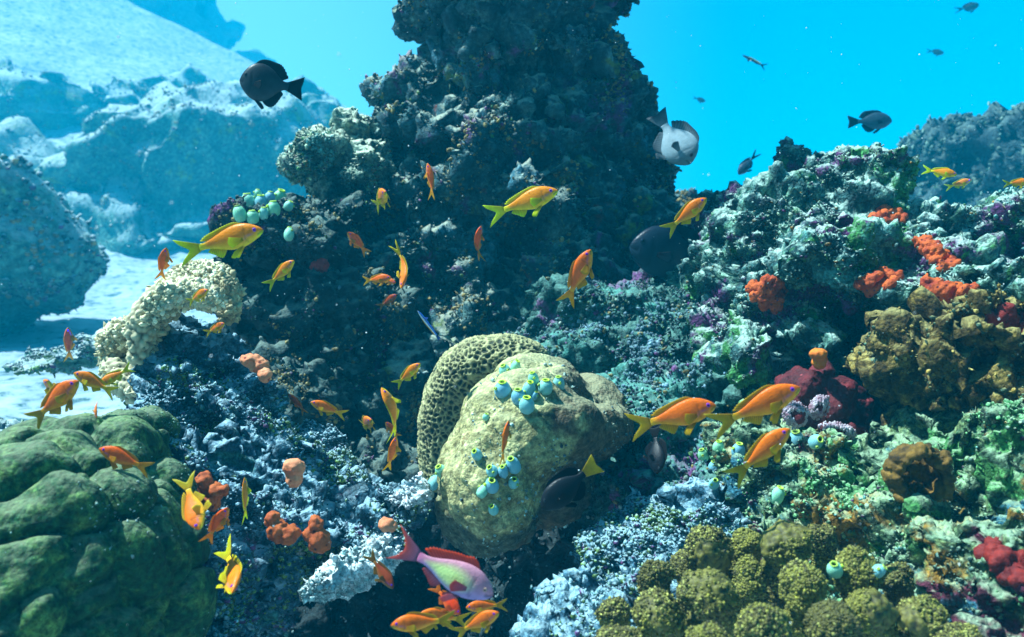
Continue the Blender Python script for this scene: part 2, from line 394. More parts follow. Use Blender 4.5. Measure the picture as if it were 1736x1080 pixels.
make_rock('rock_ledge', [(565, 262, 2.35, 56, 26, .16, -10), (598, 226, 2.4, 24, 24, .12), (535, 285, 2.3, 30, 22, .12), (625, 300, 2.35, 40, 50, .18), (570, 315, 2.4, 36, 26, .15)],
    .006, M_ledge, 'pale crinkled rock ledge sticking out left of the dark pinnacle', 'rock ledge',
    g=(5200, .006, 2, GC3, True, .6, 1.0), big=.025, bs=5, mid=.02, ms=14, knob=.014, ks=34, fine=.004, warp=.012, seed=2.0)

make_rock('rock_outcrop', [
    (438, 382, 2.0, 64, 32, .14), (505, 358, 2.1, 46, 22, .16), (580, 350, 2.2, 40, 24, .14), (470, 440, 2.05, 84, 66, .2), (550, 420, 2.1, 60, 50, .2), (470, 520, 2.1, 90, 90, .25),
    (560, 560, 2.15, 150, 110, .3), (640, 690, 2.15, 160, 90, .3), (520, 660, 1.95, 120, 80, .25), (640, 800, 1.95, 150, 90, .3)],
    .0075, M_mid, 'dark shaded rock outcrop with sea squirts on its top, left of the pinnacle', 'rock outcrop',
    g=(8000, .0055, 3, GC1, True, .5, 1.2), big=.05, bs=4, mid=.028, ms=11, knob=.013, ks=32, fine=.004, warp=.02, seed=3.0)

make_rock('rock_slope', [
    (1060, 545, 2.1, 170, 75, .25, -8), (1140, 600, 1.95, 150, 85, .25), (1000, 600, 2.0, 140, 60, .25), (1180, 700, 1.75, 110, 100, .25), (1090, 700, 1.7, 100, 80, .25), (1150, 800, 1.6, 120, 80, .25), (1060, 830, 1.65, 120, 80, .2)],
    .0056, M_slope, 'teal and purple knobbly rock slope between the pinnacle and the right reef wall', 'rock slope',
    g=(11000, .005, 4, GC1 + [(.05, .16, .14), (.12, .2, .26)], True, .3, 1.1), big=.04, bs=5, mid=.02, ms=14, knob=.013, ks=42, fine=.003, warp=.015, seed=4.0)

make_rock('reef_wall', [
    (1400, 355, 1.95, 92, 100, .25), (1375, 290, 2.0, 50, 40, .15), (1300, 400, 1.85, 92, 90, .25), (1485, 428, 1.9, 116, 66, .3, -26), (1615, 490, 1.85, 120, 62, .3, -20), (1760, 530, 1.8, 120, 66, .3),
    (1225, 385, 2.05, 66, 62, .2), (1215, 470, 1.95, 54, 80, .2), (1290, 500, 1.7, 72, 90, .2), (1400, 470, 1.65, 110, 80, .22), (1540, 490, 1.6, 120, 62, .25, -10), (1680, 540, 1.5, 140, 70, .25, -12),
    (1250, 600, 1.65, 66, 90, .2), (1330, 600, 1.7, 60, 80, .2), (1430, 560, 1.8, 90, 80, .15), (1560, 560, 1.7, 100, 90, .2), (1420, 660, 2.0, 160, 110, .2), (1930, 600, 1.9, 150, 150, .35), (1900, 820, 1.6, 160, 180, .3), (2130, 760, 1.9, 180, 190, .35)],
    .0048, M_wall, 'large craggy reef wall at right, its sunlit top crusted pale green and orange', 'reef rock',
    g=(20000, .0042, 5, GC3 + [(.03, .08, .08)], True, .5, 1.1), big=.065, bs=4, mid=.022, ms=12, knob=.0055, ks=56, fine=.004, fs=120, warp=.025, seed=5.0, grain=(-28, .034, 9))

make_rock('reef_ledge', [
    (1360, 800, 1.32, 125, 52, .15), (1290, 780, 1.4, 70, 60, .12), (1250, 850, 1.45, 60, 70, .15), (1500, 780, 1.3, 110, 60, .15, 15), (1620, 790, 1.25, 120, 90, .2), (1740, 830, 1.15, 120, 130, .2),
    (1420, 880, 1.25, 150, 80, .18), (1560, 920, 1.15, 160, 110, .2), (1690, 990, 1.0, 170, 120, .2), (1400, 1010, 1.15, 200, 100, .2), (1580, 1090, 1.0, 200, 90, .2)],
    .0034, M_low, 'mossy green and ochre reef ledge below the red sponge', 'reef rock',
    g=(14000, .0036, 6, GC3 + [(.1, .3, .12)], True, .35, 1.0), big=.040, bs=6, mid=.014, ms=17, knob=.0055, ks=75, fine=.003, fs=160, warp=.02, seed=6.0, grain=(-35, .024, 14))

make_rock('overhanging_rock', [
    (1590, 600, 1.3, 100, 62, .14, 12), (1690, 620, 1.28, 110, 80, .16, -18), (1600, 680, 1.35, 84, 70, .12), (1710, 720, 1.3, 100, 80, .15), (1780, 650, 1.2, 90, 110, .2)],
    .0045, rock_mat('ochre_crusted_rock', (.015, .012, .004), (.085, .055, .010), (.34, .25, .06), [((.04, .12, .10), 6, .60), ((.10, .28, .06), 9, .64)], dust=.4, dustcol=(.74, .64, .24), scale=2.2, bump=.8),
    'ochre-crusted rock overhanging a dark hollow at the right edge', 'reef rock',
    g=(3000, .0036, 7, [(.3, .2, .04), (.12, .08, .02), (.4, .3, .08), (.06, .12, .08)], True, .35, 1.0), big=.03, bs=7, mid=.026, ms=12, knob=.005, ks=60, fine=.002, warp=.02, seed=7.0, grain=(-25, .026, 12))

make_rock('hollow_shade_rock', [(1480, 680, 1.56, 80, 70, .06), (1430, 640, 1.62, 70, 50, .06), (1390, 720, 1.56, 70, 50, .05)],
    .006, M_shade, 'rock at the back of the hollow behind the red sponge, shade painted into its colour', 'rock', g=(1200, .004, 25, [(.01, .03, .04), (.03, .06, .05), (.04, .01, .02)], True, .4, 1.0), big=.02, bs=6, mid=.02, ms=14, knob=.006, ks=44, fine=.003, warp=.015, seed=25.0)  # the hollow's shade is painted as near-black rock
make_rock('pale_rock', [(1110, 890, 1.3, 110, 44, .12, 12), (1060, 930, 1.25, 80, 40, .12), (1190, 900, 1.3, 80, 60, .12), (1120, 980, 1.2, 100, 60, .12)],
    .004, M_pale, 'blue-white encrusted rock behind the yellow lobed coral, right of the dark hollow', 'rock',
    g=(6000, .0036, 8, GC2, True, .35, 1.1), big=.02, bs=8, mid=.015, ms=20, knob=.009, ks=60, fine=.003, fs=150, warp=.012, seed=8.0)
make_rock('blue_rock', [(985, 1040, 1.05, 92, 42, .10, 10), (1050, 1070, 1.02, 110, 60, .1), (930, 1080, 1.05, 40, 50, .08)],
    .0035, M_pale, 'blue-white pitted rock at the bottom edge beside the yellow lobed coral', 'rock',
    g=(3500, .0034, 9, GC2, True, .3, 1.1), big=.02, bs=9, mid=.013, ms=24, knob=.009, ks=60, fine=.003, fs=150, warp=.012, seed=9.0)

make_rock('rock_ridge', [
    (315, 570, 1.50, 36, 40, .08, -30), (335, 625, 1.48, 62, 56, .11), (395, 678, 1.45, 84, 38, .10, -38), (475, 752, 1.4, 92, 34, .10, -34), (565, 815, 1.36, 92, 30, .10, -28), (648, 858, 1.32, 62, 28, .09, -22),
    (300, 700, 1.4, 66, 70, .12), (390, 790, 1.36, 100, 60, .12, -20), (510, 862, 1.31, 110, 36, .11, -14), (630, 895, 1.28, 66, 24, .08), (300, 800, 1.3, 90, 70, .14), (390, 880, 1.28, 100, 74, .14),
    (400, 1000, 1.24, 74, 120, .14), (330, 960, 1.15, 90, 110, .15), (290, 1080, 1.1, 120, 90, .15)],
    .0038, M_ridge, 'blue-grey crusted reef ridge running down from the leather coral to the mound', 'rock ridge',
    g=(17000, .0040, 10, GC2, True, .55, 1.2), big=.018, bs=6, mid=.011, ms=19, knob=.007, ks=66, fine=.004, fs=150, warp=.015, seed=10.0, grain=(-34, .046, 11))

make_rock('white_rubble_ledge', [(590, 968, 1.22, 74, 17, .07, 12), (640, 945, 1.22, 20, 18, .04), (540, 990, 1.25, 40, 18, .06)],
    .0032, rock_mat('white_crust', (.2, .4, .4), (.5, .65, .65), (.8, .85, .85), [], dust=.85, dustcol=(.84, .88, .88), scale=2.5, bump=.7),
    'bright white jagged ledge of coral rubble left of the pink fish', 'rock ledge', g=(1400, .0042, 12, [(.3, .5, .5), (.7, .8, .8)], True, .7, 1.4),
    big=.012, bs=10, mid=.012, ms=22, knob=.007, ks=60, fine=.003, warp=.010, seed=12.0)
make_rock('white_rubble', [(705, 832, 1.3, 22, 18, .03), (690, 845, 1.3, 22, 12, .03)],
    .003, bpy.data.materials['white_crust'], 'small white rubble lump where the ridge meets the beige mound', 'rubble', g=(200, .004, 13, [(.5, .6, .65), (.75, .8, .85)], True, .6, 1.2),
    big=.006, bs=12, mid=.006, ms=30, knob=.005, ks=70, fine=.002, warp=.006, seed=13.0)
make_rock('sandy_outcrop', [(110, 612, 2.6, 70, 10, .22, 8), (190, 585, 2.5, 40, 20, .15), (20, 745, 1.6, 70, 26, .15)],
    .009, M_far, 'low sand-dusted rock lying on the sand left of the leather coral', 'rock', g=(1500, .007, 14, GC2, True, .4, 1.0),
    big=.015, bs=5, mid=.012, ms=12, knob=.007, ks=30, fine=.003, warp=.015, seed=14.0)

# central column under the mound, the shade there painted in as near-black rock
make_rock('shade_tinted_rock', [(910, 950, 1.62, 110, 120, .12), (1000, 900, 1.62, 110, 100, .12), (740, 1010, 1.85, 240, 130, .15), (540, 1030, 1.75, 180, 120, .15), (800, 1150, 1.7, 500, 90, .3), (640, 900, 1.7, 160, 60, .1)],
    0.008, M_shade, 'rock under the beige mound at the bottom of the picture, shade painted into its colour', 'rock',
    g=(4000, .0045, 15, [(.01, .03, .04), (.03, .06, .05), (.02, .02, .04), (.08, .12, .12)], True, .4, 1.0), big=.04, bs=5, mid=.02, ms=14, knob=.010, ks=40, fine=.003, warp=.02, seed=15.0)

# boulders on the sand
bk = dict(mid=0.07182, ms=1.22807, knob=0.029925, ks=4.21053, fine=0.0171, fs=9.1228, warp=0.228)
make_rock('boulder', [(330, 300, 12.25, 210, 105, 2.00, 12), (150, 330, 11.97, 190, 60, 1.42, 20), (430, 260, 12.54, 110, 80, 1.71), (480, 320, 12.54, 100, 110, 1.71), (330, 400, 11.69, 180, 95, 1.71), (230, 380, 11.69, 110, 70, 1.42), (40, 300, 11.97, 90, 36, 1.14)],
    0.0612, M_far, 'largest boulder behind the leather coral, its top dusted with sand', 'boulder', g=(3500, 0.0273, 16, GC1, True, .5, 1.0), group='boulders on the sand slope', big=0.4104, bs=0.456141, seed=16.0, **bk)
make_rock('boulder', [(20, 425, 5.40, 112, 66, 0.60, -22), (70, 455, 5.40, 62, 64, 0.50), (-40, 375, 5.40, 110, 48, 0.60), (30, 500, 5.25, 70, 36, 0.45), (-60, 490, 5.25, 90, 80, 0.60)],
    0.04488, M_far, 'sand-topped boulder at the left edge beside the pale sand channel', 'boulder', g=(3000, 0.01911, 17, GC1, True, .5, 1.0), group='boulders on the sand slope', big=0.2052, bs=0.701753, seed=17.0, mid=0.04617, ms=1.75439, knob=0.01995, ks=5.61403, fine=0.0114, fs=11.9298, warp=0.1425)
make_rock('boulder', [(140, 215, 16.53, 110, 42, 2.00), (40, 220, 16.53, 100, 50, 2.00), (220, 190, 16.82, 60, 36, 1.42)],
    0.0816, M_far, 'low yellow-green boulder half buried in the sand near the upper left edge', 'boulder', g=(1200, 0.03549, 18, GC1, True, .4, 1.0), group='boulders on the sand slope', big=0.3648, bs=0.456141, seed=18.0, **bk)
make_rock('boulder', [(285, 168, 16.82, 34, 34, 1.14), (300, 190, 16.82, 40, 26, 1.14), (335, 165, 17.67, 28, 30, 0.85, -30)],
    0.0714, M_far, 'small dark boulder on the sand below the hazy far rock', 'boulder', g=(700, 0.03003, 19, GC1, True, .4, 1.0), group='boulders on the sand slope', big=0.228, bs=0.561403, seed=19.0, **bk)
make_rock('boulder', [(510, 225, 14.82, 70, 40, 1.14), (560, 260, 14.82, 60, 50, 1.14), (540, 190, 17.10, 40, 30, 1.14)],
    0.0714, M_far, 'sandy boulder between the round black fish and the rock ledge', 'boulder', g=(900, 0.0273, 20, GC1, True, .4, 1.0), group='boulders on the sand slope', big=0.2736, bs=0.561403, seed=20.0, **bk)
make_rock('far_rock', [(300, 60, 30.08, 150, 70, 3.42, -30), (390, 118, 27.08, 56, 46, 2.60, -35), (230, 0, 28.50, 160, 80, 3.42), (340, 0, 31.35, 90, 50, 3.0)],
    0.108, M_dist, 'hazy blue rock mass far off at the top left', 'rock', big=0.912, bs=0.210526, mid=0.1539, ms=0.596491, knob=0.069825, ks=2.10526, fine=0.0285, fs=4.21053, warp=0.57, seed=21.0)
make_rock('back_reef', [(1655, 275, 5.4, 86, 72, .7), (1750, 262, 5.4, 110, 72, .7), (1590, 270, 5.4, 34, 40, .4), (1700, 330, 5.3, 130, 60, .7), (1760, 400, 5.3, 200, 90, .7)],
    .026, M_back, 'shaded blue-green rock head behind the reef wall at the right edge', 'reef rock', g=(5000, .016, 22, [(.01, .03, .04), (.04, .10, .10), (.02, .05, .03), (.12, .2, .16)], True, .5, 1.2), big=.12, bs=1.5, mid=.07, ms=4.5, knob=.03, ks=13, fine=.012, fs=30, warp=.06, seed=22.0)
make_rock('small_reef_head', [(1140, 345, 3.4, 34, 26, .15), (1150, 380, 3.4, 42, 34, .2), (1120, 420, 3.3, 60, 60, .2)],
    .016, M_back, 'small dark rock head seen just right of the pinnacle', 'reef rock', g=(600, .010, 23, GC1, True, .5, 1.0), big=.05, bs=3, mid=.03, ms=8, knob=.012, ks=24, fine=.006, fs=50, warp=.03, seed=23.0)
make_rock('edge_rock', [(1730, 370, 1.75, 46, 42, .12, -10), (1790, 400, 1.7, 60, 70, .15)],
    .006, M_wall, 'rough pale rock at the right edge under the small orange fish', 'rock', g=(1500, .0045, 24, GC3, True, .4, 1.0), big=.03, bs=6, mid=.02, ms=14, knob=.01, ks=44, fine=.003, warp=.015, seed=24.0)

exec_corals = True
# ------------------------------------------------------------------ corals
def knobby(me, amp, sc, seed, fine=.001):
    v, n = read(me); f1, f2 = worley(v * sc, seed)
    setco(me, v + n * (amp * (np.clip(1 - f1 * 1.15, 0, 1) ** .6 - .4) + fine * fbm(v * sc * 2, 2, seed))[:, None])

def coral_mound():
    me = blob_surface([(895, 735, 1.37, 120, 100, .15), (845, 790, 1.34, 92, 112, .13), (985, 715, 1.44, 72, 70, .13), (925, 655, 1.42, 76, 44, .11), (810, 850, 1.36, 58, 72, .09), (915, 800, 1.43, 84, 84, .10)], .0036, 10)
    v, n = read(me); v = v + n * ((.030 * fbm(v * 7, 2, 31)) + .006 * ridged(v * 20, 2, 32))[:, None]
    setco(me, v); v, n = read(me)
    low = np.clip((-v[:, 2] - .36) * 9, 0, 1)       # lower flank is knobbly and overgrown
    f1, f2 = worley(v * 55, 34)
    d = .0016 * fbm(v * 120, 3, 35) + low * .010 * (np.clip(1 - f1, 0, 1) - .3) - .006 * np.clip(pn(v * 45, 36) - .35, 0, 1)
    setco(me, v + n * d[:, None])
    V, T, C = growths(me, 260, .0032, 31, [(.3, .45, .42), (.2, .3, .28), (.4, .5, .42), (.08, .14, .16)], True, .5, 1.0)
    v, n = read(me); F = quads(me); F.append(T + len(v))
    # brown turf has overgrown the right flank, grey-green turf the foot of the colony
    dep = v @ np.array(CF); pxx = v @ np.array(CR) / dep * FPX + 868; pyy = 540 - v @ np.array(CU) / dep * FPX; nz = fbm(v * 16, 4, 37)
    a1 = np.clip((v[:, 0] - .075 + .06 * nz + (v[:, 2] + .28) * -.25) / .03, 0, 1); a2 = np.clip((-v[:, 2] - .475 + .05 * nz) / .03, 0, 1)
    tc_ = np.where((a2 > a1)[:, None], np.array([[.055, .075, .055]]), np.array([[.085, .055, .035]])) * (1 + .5 * pn(v * 60, 38))[:, None]
    ca = np.concatenate([tc_, np.maximum(a1, a2)[:, None] * .9], 1)
    col = np.concatenate([ca, C]); v = np.concatenate([v, V])
    bpy.data.meshes.remove(me)
    m = rock_mat('mound_coral', (.15, .13, .05), (.38, .35, .15), (.56, .53, .26), [((.06, .08, .05), 9, .62), ((.24, .14, .05), 14, .64)], dust=.3, dustcol=(.70, .72, .42), scale=1.6, bump=.55, bscale=1.3)
    tag(mobj('mound_coral', v, F, m, col=col), 'smooth beige mound coral in the middle carrying two clusters of sea squirts', 'coral')
coral_mound()

def brain_coral():
    pts = [(880, 618), (845, 606), (808, 610), (776, 634), (756, 670), (748, 712), (748, 760), (752, 800)]
    bl = []
    for i in range(len(pts) - 1):
        for t in np.linspace(0, 1, 4)[:-1]:
            a, b = pts[i], pts[i + 1]; q = (a[0] + (b[0] - a[0]) * t, a[1] + (b[1] - a[1]) * t)
            k = (i + t) / 7; bl.append((q[0] + 6, q[1] + 4, 1.60 + .03 * k, 46, 46, .05))
            bl.append((q[0] + 34, q[1] + 34, 1.68, 44, 44, .06))
    me = blob_surface(bl, .0022, 8)
    v, n = read(me); v = v + n * (.006 * fbm(v * 10, 2, 41))[:, None]; setco(me, v); v, n = read(me)
    q = v + .004 * np.stack([pn(v * 60, s) for s in (1, 2, 3)], 1)
    f1, f2 = worley(q * 104, 42)
    rid = np.clip(1 - (f2 - f1) * 3.1, 0, 1) ** 1.2
    v = v + n * ((.0054 * rid) - .0026)[:, None]; setco(me, v)
    F = quads(me); c1 = np.array([.02, .03, .01]); c2 = np.array([.55, .52, .24])
    col = np.concatenate([c1 + (c2 - c1) * rid[:, None], np.ones((len(v), 1))], 1); bpy.data.meshes.remove(me)
    m, N, L, bs = newmat('brain_coral'); at = N.new('ShaderNodeAttribute'); at.attribute_name = 'col'
    co = N.new('ShaderNodeTexCoord').outputs['Object']; nn = noise(N, L, co, 60, 5); r = rampn(N, L, nn.outputs[0], [(.3, (.6, .6, .6)), (.7, (1.25, 1.25, 1.25))])
    L.new(mixc(N, L, 1.0, at.outputs[0], r.outputs[0], 'MULTIPLY'), bs.inputs['Base Color']); bs.inputs['Roughness'].default_value = .8
    tag(mobj('honeycomb_coral', v, F, m, col=col), 'curved honeycomb-patterned coral arching behind the beige mound', 'coral')
brain_coral()

def leather_coral():
    m, N, L, bs = newmat('leather_coral'); at = N.new('ShaderNodeAttribute'); at.attribute_name = 'col'
    L.new(at.outputs[0], bs.inputs['Base Color']); bs.inputs['Roughness'].default_value = .7
    root = bpy.data.objects.new('leather_coral', None); root.location = P(250, 600, 1.5); link(root)
    tag(root, 'thick folded beige leather coral covered with polyps at the top of the left ridge', 'soft coral')
    def fold(path, seed):
        bl = []
        for i in range(len(path) - 1):
            for t in np.linspace(0, 1, 5)[:-1]:
                a, b = path[i], path[i + 1]; bl.append(tuple(a[k] + (b[k] - a[k]) * t for k in range(4)))
        me = blob_surface([(x, y, d, r, r, r * d / FPX * 1.15) for x, y, d, r in bl], .0024, 8)
        v, n = read(me); v = v + n * (.008 * fbm(v * 14, 2, seed))[:, None]; setco(me, v); v, n = read(me)
        f1, f2 = worley(v * np.array([120., 120., 120.]), seed); k = np.clip(1 - f1 * 1.25, 0, 1) ** .7
        g1, g2 = worley(v * 60, seed + 1); k = k * (.55 + .45 * np.clip(1 - g1, 0, 1) * 1.6)
        v = v + n * (.0075 * k - .002)[:, None]; setco(me, v); F = quads(me); bpy.data.meshes.remove(me)
        c1 = np.array([.11, .085, .035]); c2 = np.array([.6, .54, .32]); kk = np.clip(k * 1.6, 0, 1)[:, None]
        mt = mesh_np('t', v, F, []); V, T, C = growths(mt, 2600, .0052, int(seed), [(.66, .6, .36), (.8, .76, .52), (.4, .34, .18)], True, .25, 1.5); bpy.data.meshes.remove(mt)
        col = np.concatenate([np.concatenate([c1 + (c2 - c1) * kk, np.ones((len(v), 1))], 1), C])
        o = mobj('fold', np.concatenate([v, V]) - np.array(root.location), [*F, T + len(v)], m, root, col=col)
    fold([(392, 530, 1.44, 15), (388, 500, 1.45, 20), (372, 482, 1.46, 24), (345, 476, 1.47, 24), (318, 478, 1.47, 24), (300, 486, 1.47, 22)], 51.)
    fold([(360, 508, 1.38, 15), (330, 500, 1.39, 20), (298, 502, 1.39, 26), (265, 514, 1.38, 27), (248, 542, 1.38, 26), (242, 577, 1.38, 22), (236, 612, 1.38, 17)], 52.)
    fold([(222, 560, 1.46, 16), (200, 580, 1.45, 22), (190, 606, 1.44, 20), (198, 636, 1.42, 22), (222, 655, 1.40, 24), (240, 668, 1.38, 20)], 53.)
leather_coral()

def green_coral():
    me = blob_surface([(110, 960, 1.0, 215, 215, .18, 30), (60, 860, 1.05, 150, 130, .16, 30), (150, 790, 1.1, 120, 76, .14, 25), (210, 740, 1.15, 80, 46, .1, 10), (-20, 1040, .95, 200, 200, .2), (250, 1010, 1.0, 90, 120, .12)], .0042, 12)
    v, n = read(me)
    # long folds running from lower left to upper right
    u = v @ np.array(CR); wv = v @ np.array(CU)
    a = (u * -.62 + wv * .78) + .035 * fbm(v * 6, 2, 61) ; b = u * .78 + wv * .62
    gd = np.array(CR * .80 + CU * .60)
    q = v - np.outer(v @ gd, gd) * .80; q = q + .016 * np.stack([fbm(v * 9, 2, 70 + k) for k in range(3)], 1)
    f1, f2 = worley(q * 15, 61)
    d = .052 * (np.sqrt(np.clip(1 - f1 ** 2 * .95, 0, 1)) - .8) + .012 * fbm(v * 11, 3, 64) - .010 * np.exp(-((f2 - f1) / .10) ** 2)
    v = v + n * d[:, None]; setco(me, v); v, n = read(me)
    setco(me, v + n * (.0012 * fbm(v * 90, 3, 65))[:, None])
    V, T, C = growths(me, 500, .0022, 61, [(.2, .34, .3), (.08, .14, .1), (.3, .4, .36)], True, .6, .8)
    v, n = read(me); F = quads(me); F.append(T + len(v)); col = np.concatenate([np.zeros((len(v), 4)), C]); v = np.concatenate([v, V]); bpy.data.meshes.remove(me)
    m = rock_mat('green_coral', (.004, .034, .016), (.010, .070, .024), (.12, .23, .05), [((.20, .32, .28), 11, .69)], dust=.30, dustcol=(.45, .5, .3), scale=2.2, bump=.5)
    tag(mobj('folded_coral', v, F, m, col=col), 'large dark green coral with long folds filling the lower left corner', 'coral')
green_coral()

def lobed_coral():
    root = bpy.data.objects.new('lobed_coral', None); root.location = P(1250, 1040, .85); link(root)
    tag(root, 'yellow-brown coral colony of bumpy rounded lobes in the lower right foreground', 'coral')
    m, N, L, bs = newmat('lobed_coral'); at = N.new('ShaderNodeAttribute'); at.attribute_name = 'col'
    co = N.new('ShaderNodeTexCoord').outputs['Object']; nn = noise(N, L, co, 300, 4); r = rampn(N, L, nn.outputs[0], [(.3, (.5, .5, .5)), (.7, (1.4, 1.4, 1.4))])
    L.new(mixc(N, L, 1.0, at.outputs[0], r.outputs[0], 'MULTIPLY'), bs.inputs['Base Color']); bs.inputs['Roughness'].default_value = .7
    lobes = [(1205, 940, .98, 36, 44), (1330, 925, .95, 46, 42), (1112, 985, .95, 30, 36), (1168, 960, 1.0, 28, 32), (1205, 1010, .86, 50, 46), (1272, 985, .95, 30, 44), (1265, 925, 1.0, 24, 30),
             (1360, 995, .86, 38, 44), (1452, 970, .88, 36, 44), (1290, 1066, .78, 42, 44), (1112, 1045, .86, 44, 38), (1040, 1040, .92, 28, 30), (1480, 1035, .84, 42, 40), (1410, 1060, .80, 40, 36),
             (1200, 1085, .78, 34, 26), (1560, 1050, .84, 44, 36), (1390, 910, 1.02, 28, 28), (1520, 985, .93, 28, 26), (1045, 1085, .84, 40, 26), (1620, 1085, .82, 40, 26), (1235, 960, 1.02, 24, 30)]
    for i, (x, y, d, rx, ry) in enumerate(lobes):
        rx *= .95; ry *= 1.0
        bl = [(x, y, d, rx, ry * .9, rx * d / FPX * .9), (x + 3, y + ry * .9, d + .015, rx * .8, ry, rx * d / FPX * .75), (x + 5, y + ry * 1.9, d + .03, rx * .62, ry, rx * d / FPX * .6)]
        if i % 3 == 0: bl.append((x + rx * .45, y - ry * .2, d + .005, rx * .55, ry * .55, rx * d / FPX * .6))
        me = blob_surface(bl, .0022, 8); v, n = read(me)
        v = v + n * (.006 * fbm(v * 25, 2, i + .5))[:, None]; setco(me, v); v, n = read(me)
        f1, f2 = worley(v * 190, 70 + i); k = np.clip(1 - f1 * 1.15, 0, 1) ** .7
        v = v + n * (.0045 * k - .002 + .004 * pn(v * 60, i))[:, None]; setco(me, v); F = quads(me); bpy.data.meshes.remove(me)
        t = np.clip(k * 1.5 - .1, 0, 1)[:, None]; c = np.array([.025, .02, .003]) * (1 - t) + np.array([.17, .15, .02]) * t
        mt = mesh_np('t', v, F, []); V, T, C = growths(mt, 2200, .0019, 200 + i, [(.09, .08, .010), (.32, .31, .07), (.05, .045, .006), (.18, .17, .02)], True, .0, 1.0); bpy.data.meshes.remove(mt)
        F = F + [T + len(v)]; col = np.concatenate([np.concatenate([c, np.ones((len(v), 1))], 1), C])
        mobj('lobe', np.concatenate([v, V]) - np.array(root.location), F, m, root, col=col)
lobed_coral()

# ------------------------------------------------------------------ sponges
def sponge(name, blobs, mat, label, cat='sponge', vox=.002, amp=.006, sc=16, seed=1., k=.0022, ks=120, group=None):
    me = blob_surface(blobs, vox, 5); v, n = read(me)
    v = v + n * (amp * fbm(v * sc, 3, seed))[:, None]; setco(me, v); v, n = read(me)
    if k:
        v = v + n * (.0012 * fbm(v * 160, 2, seed) - .010 * np.clip(pn(v * 75, seed + 3) - .42, 0, 1))[:, None]
        f1, f2 = worley(v * ks, seed); v = v + n * (k * (np.clip(1 - f1 * 1.1, 0, 1) - .3))[:, None]
    F = quads(me); bpy.data.meshes.remove(me)
    return tag(mobj(name, v, F, mat), label, cat, group)
M_peach = plain_mat('peach_sponge', (.62, .16, .06), (.85, .36, .18), 50, .75, .5, 260, .002, pores=(70, .12, (.25, .04, .02)))
M_brown = plain_mat('brown_sponge', (.30, .045, .008), (.62, .14, .025), 50, .75, .6, 260, .002, pores=(80, .13, (.08, .01, .005)))
M_dred = plain_mat('dark_red_sponge', (.05, .004, .008), (.17, .012, .018), 30, .7, .9, 160, .004, pores=(60, .10, (.3, .05, .06)))
M_orange = plain_mat('orange_crust', (.24, .014, .004), (.72, .13, .012), 45, .7, .9, 130, .005, pores=(90, .15, (.12, .01, .01)))
sponge('sponge', [(425, 610, 1.32, 20, 13, .018), (440, 620, 1.32, 17, 14, .018), (450, 637, 1.31, 15, 14, .016)], M_peach, 'peach two-lobed sponge perched on the upper ridge edge', seed=81)
sponge('sponge', [(497, 792, 1.2, 19, 16, .017), (498, 810, 1.2, 14, 16, .013)], M_peach, 'round peach knob-shaped sponge on a short stalk on the blue-grey ridge', amp=.003, seed=82)
sponge('sponge', [(345, 818, 1.12, 18, 18, .016), (368, 832, 1.12, 20, 16, .016), (355, 850, 1.12, 20, 20, .016), (384, 828, 1.11, 8, 12, .008)], M_brown, 'rusty red lumpy sponge behind the plump downward-swimming orange fish', seed=83, k=.004)
sponge('sponge', [(462, 878, 1.13, 13, 14, .012), (472, 898, 1.13, 16, 18, .014), (490, 905, 1.13, 15, 13, .014)], M_brown, 'dark rusty sponge hanging under the ridge, left one of the pair', seed=84, k=.004)
sponge('sponge', [(535, 890, 1.14, 12, 16, .012), (540, 915, 1.14, 20, 20, .015), (526, 905, 1.14, 14, 14, .012)], M_brown, 'dark rusty sponge hanging under the ridge, right one of the pair', seed=85, k=.004)
sponge('sponge', [(655, 890, 1.17, 14, 12, .012), (664, 893, 1.17, 9, 9, .010)], M_peach, 'small pink sponge at the right end of the ridge', amp=.003, seed=86)
sponge('sponge', [(540, 420, 1.93, 17, 18, .02), (543, 450, 1.92, 17, 16, .02), (533, 432, 1.93, 12, 20, .02)], plain_mat('red_sponge', (.3, .02, .02), (.5, .05, .04), 60, .8, .6, 200, .003), 'dull red sponge on the shaded outcrop below the left sea squirts', seed=87, k=.005)
sponge('sponge', [(1388, 600, 1.36, 15, 10, .014), (1390, 612, 1.37, 11, 14, .012)], plain_mat('orange_sponge', (.6, .12, .01), (.85, .25, .02), 60, .75, .4, 200, .002), 'small orange knob sponge above the dark red sponge', amp=.003, seed=88)
sponge('red_sponge', [(1365, 662, 1.40, 40, 34, .04, 20), (1405, 685, 1.40, 44, 50, .04, -30), (1425, 735, 1.37, 40, 22, .03), (1395, 635, 1.41, 18, 30, .025), (1445, 700, 1.44, 30, 46, .03)], M_dred,
       'large dark red sponge in the hollow behind the two biggest orange fish', amp=.012, sc=20, seed=89, k=.005, ks=50)
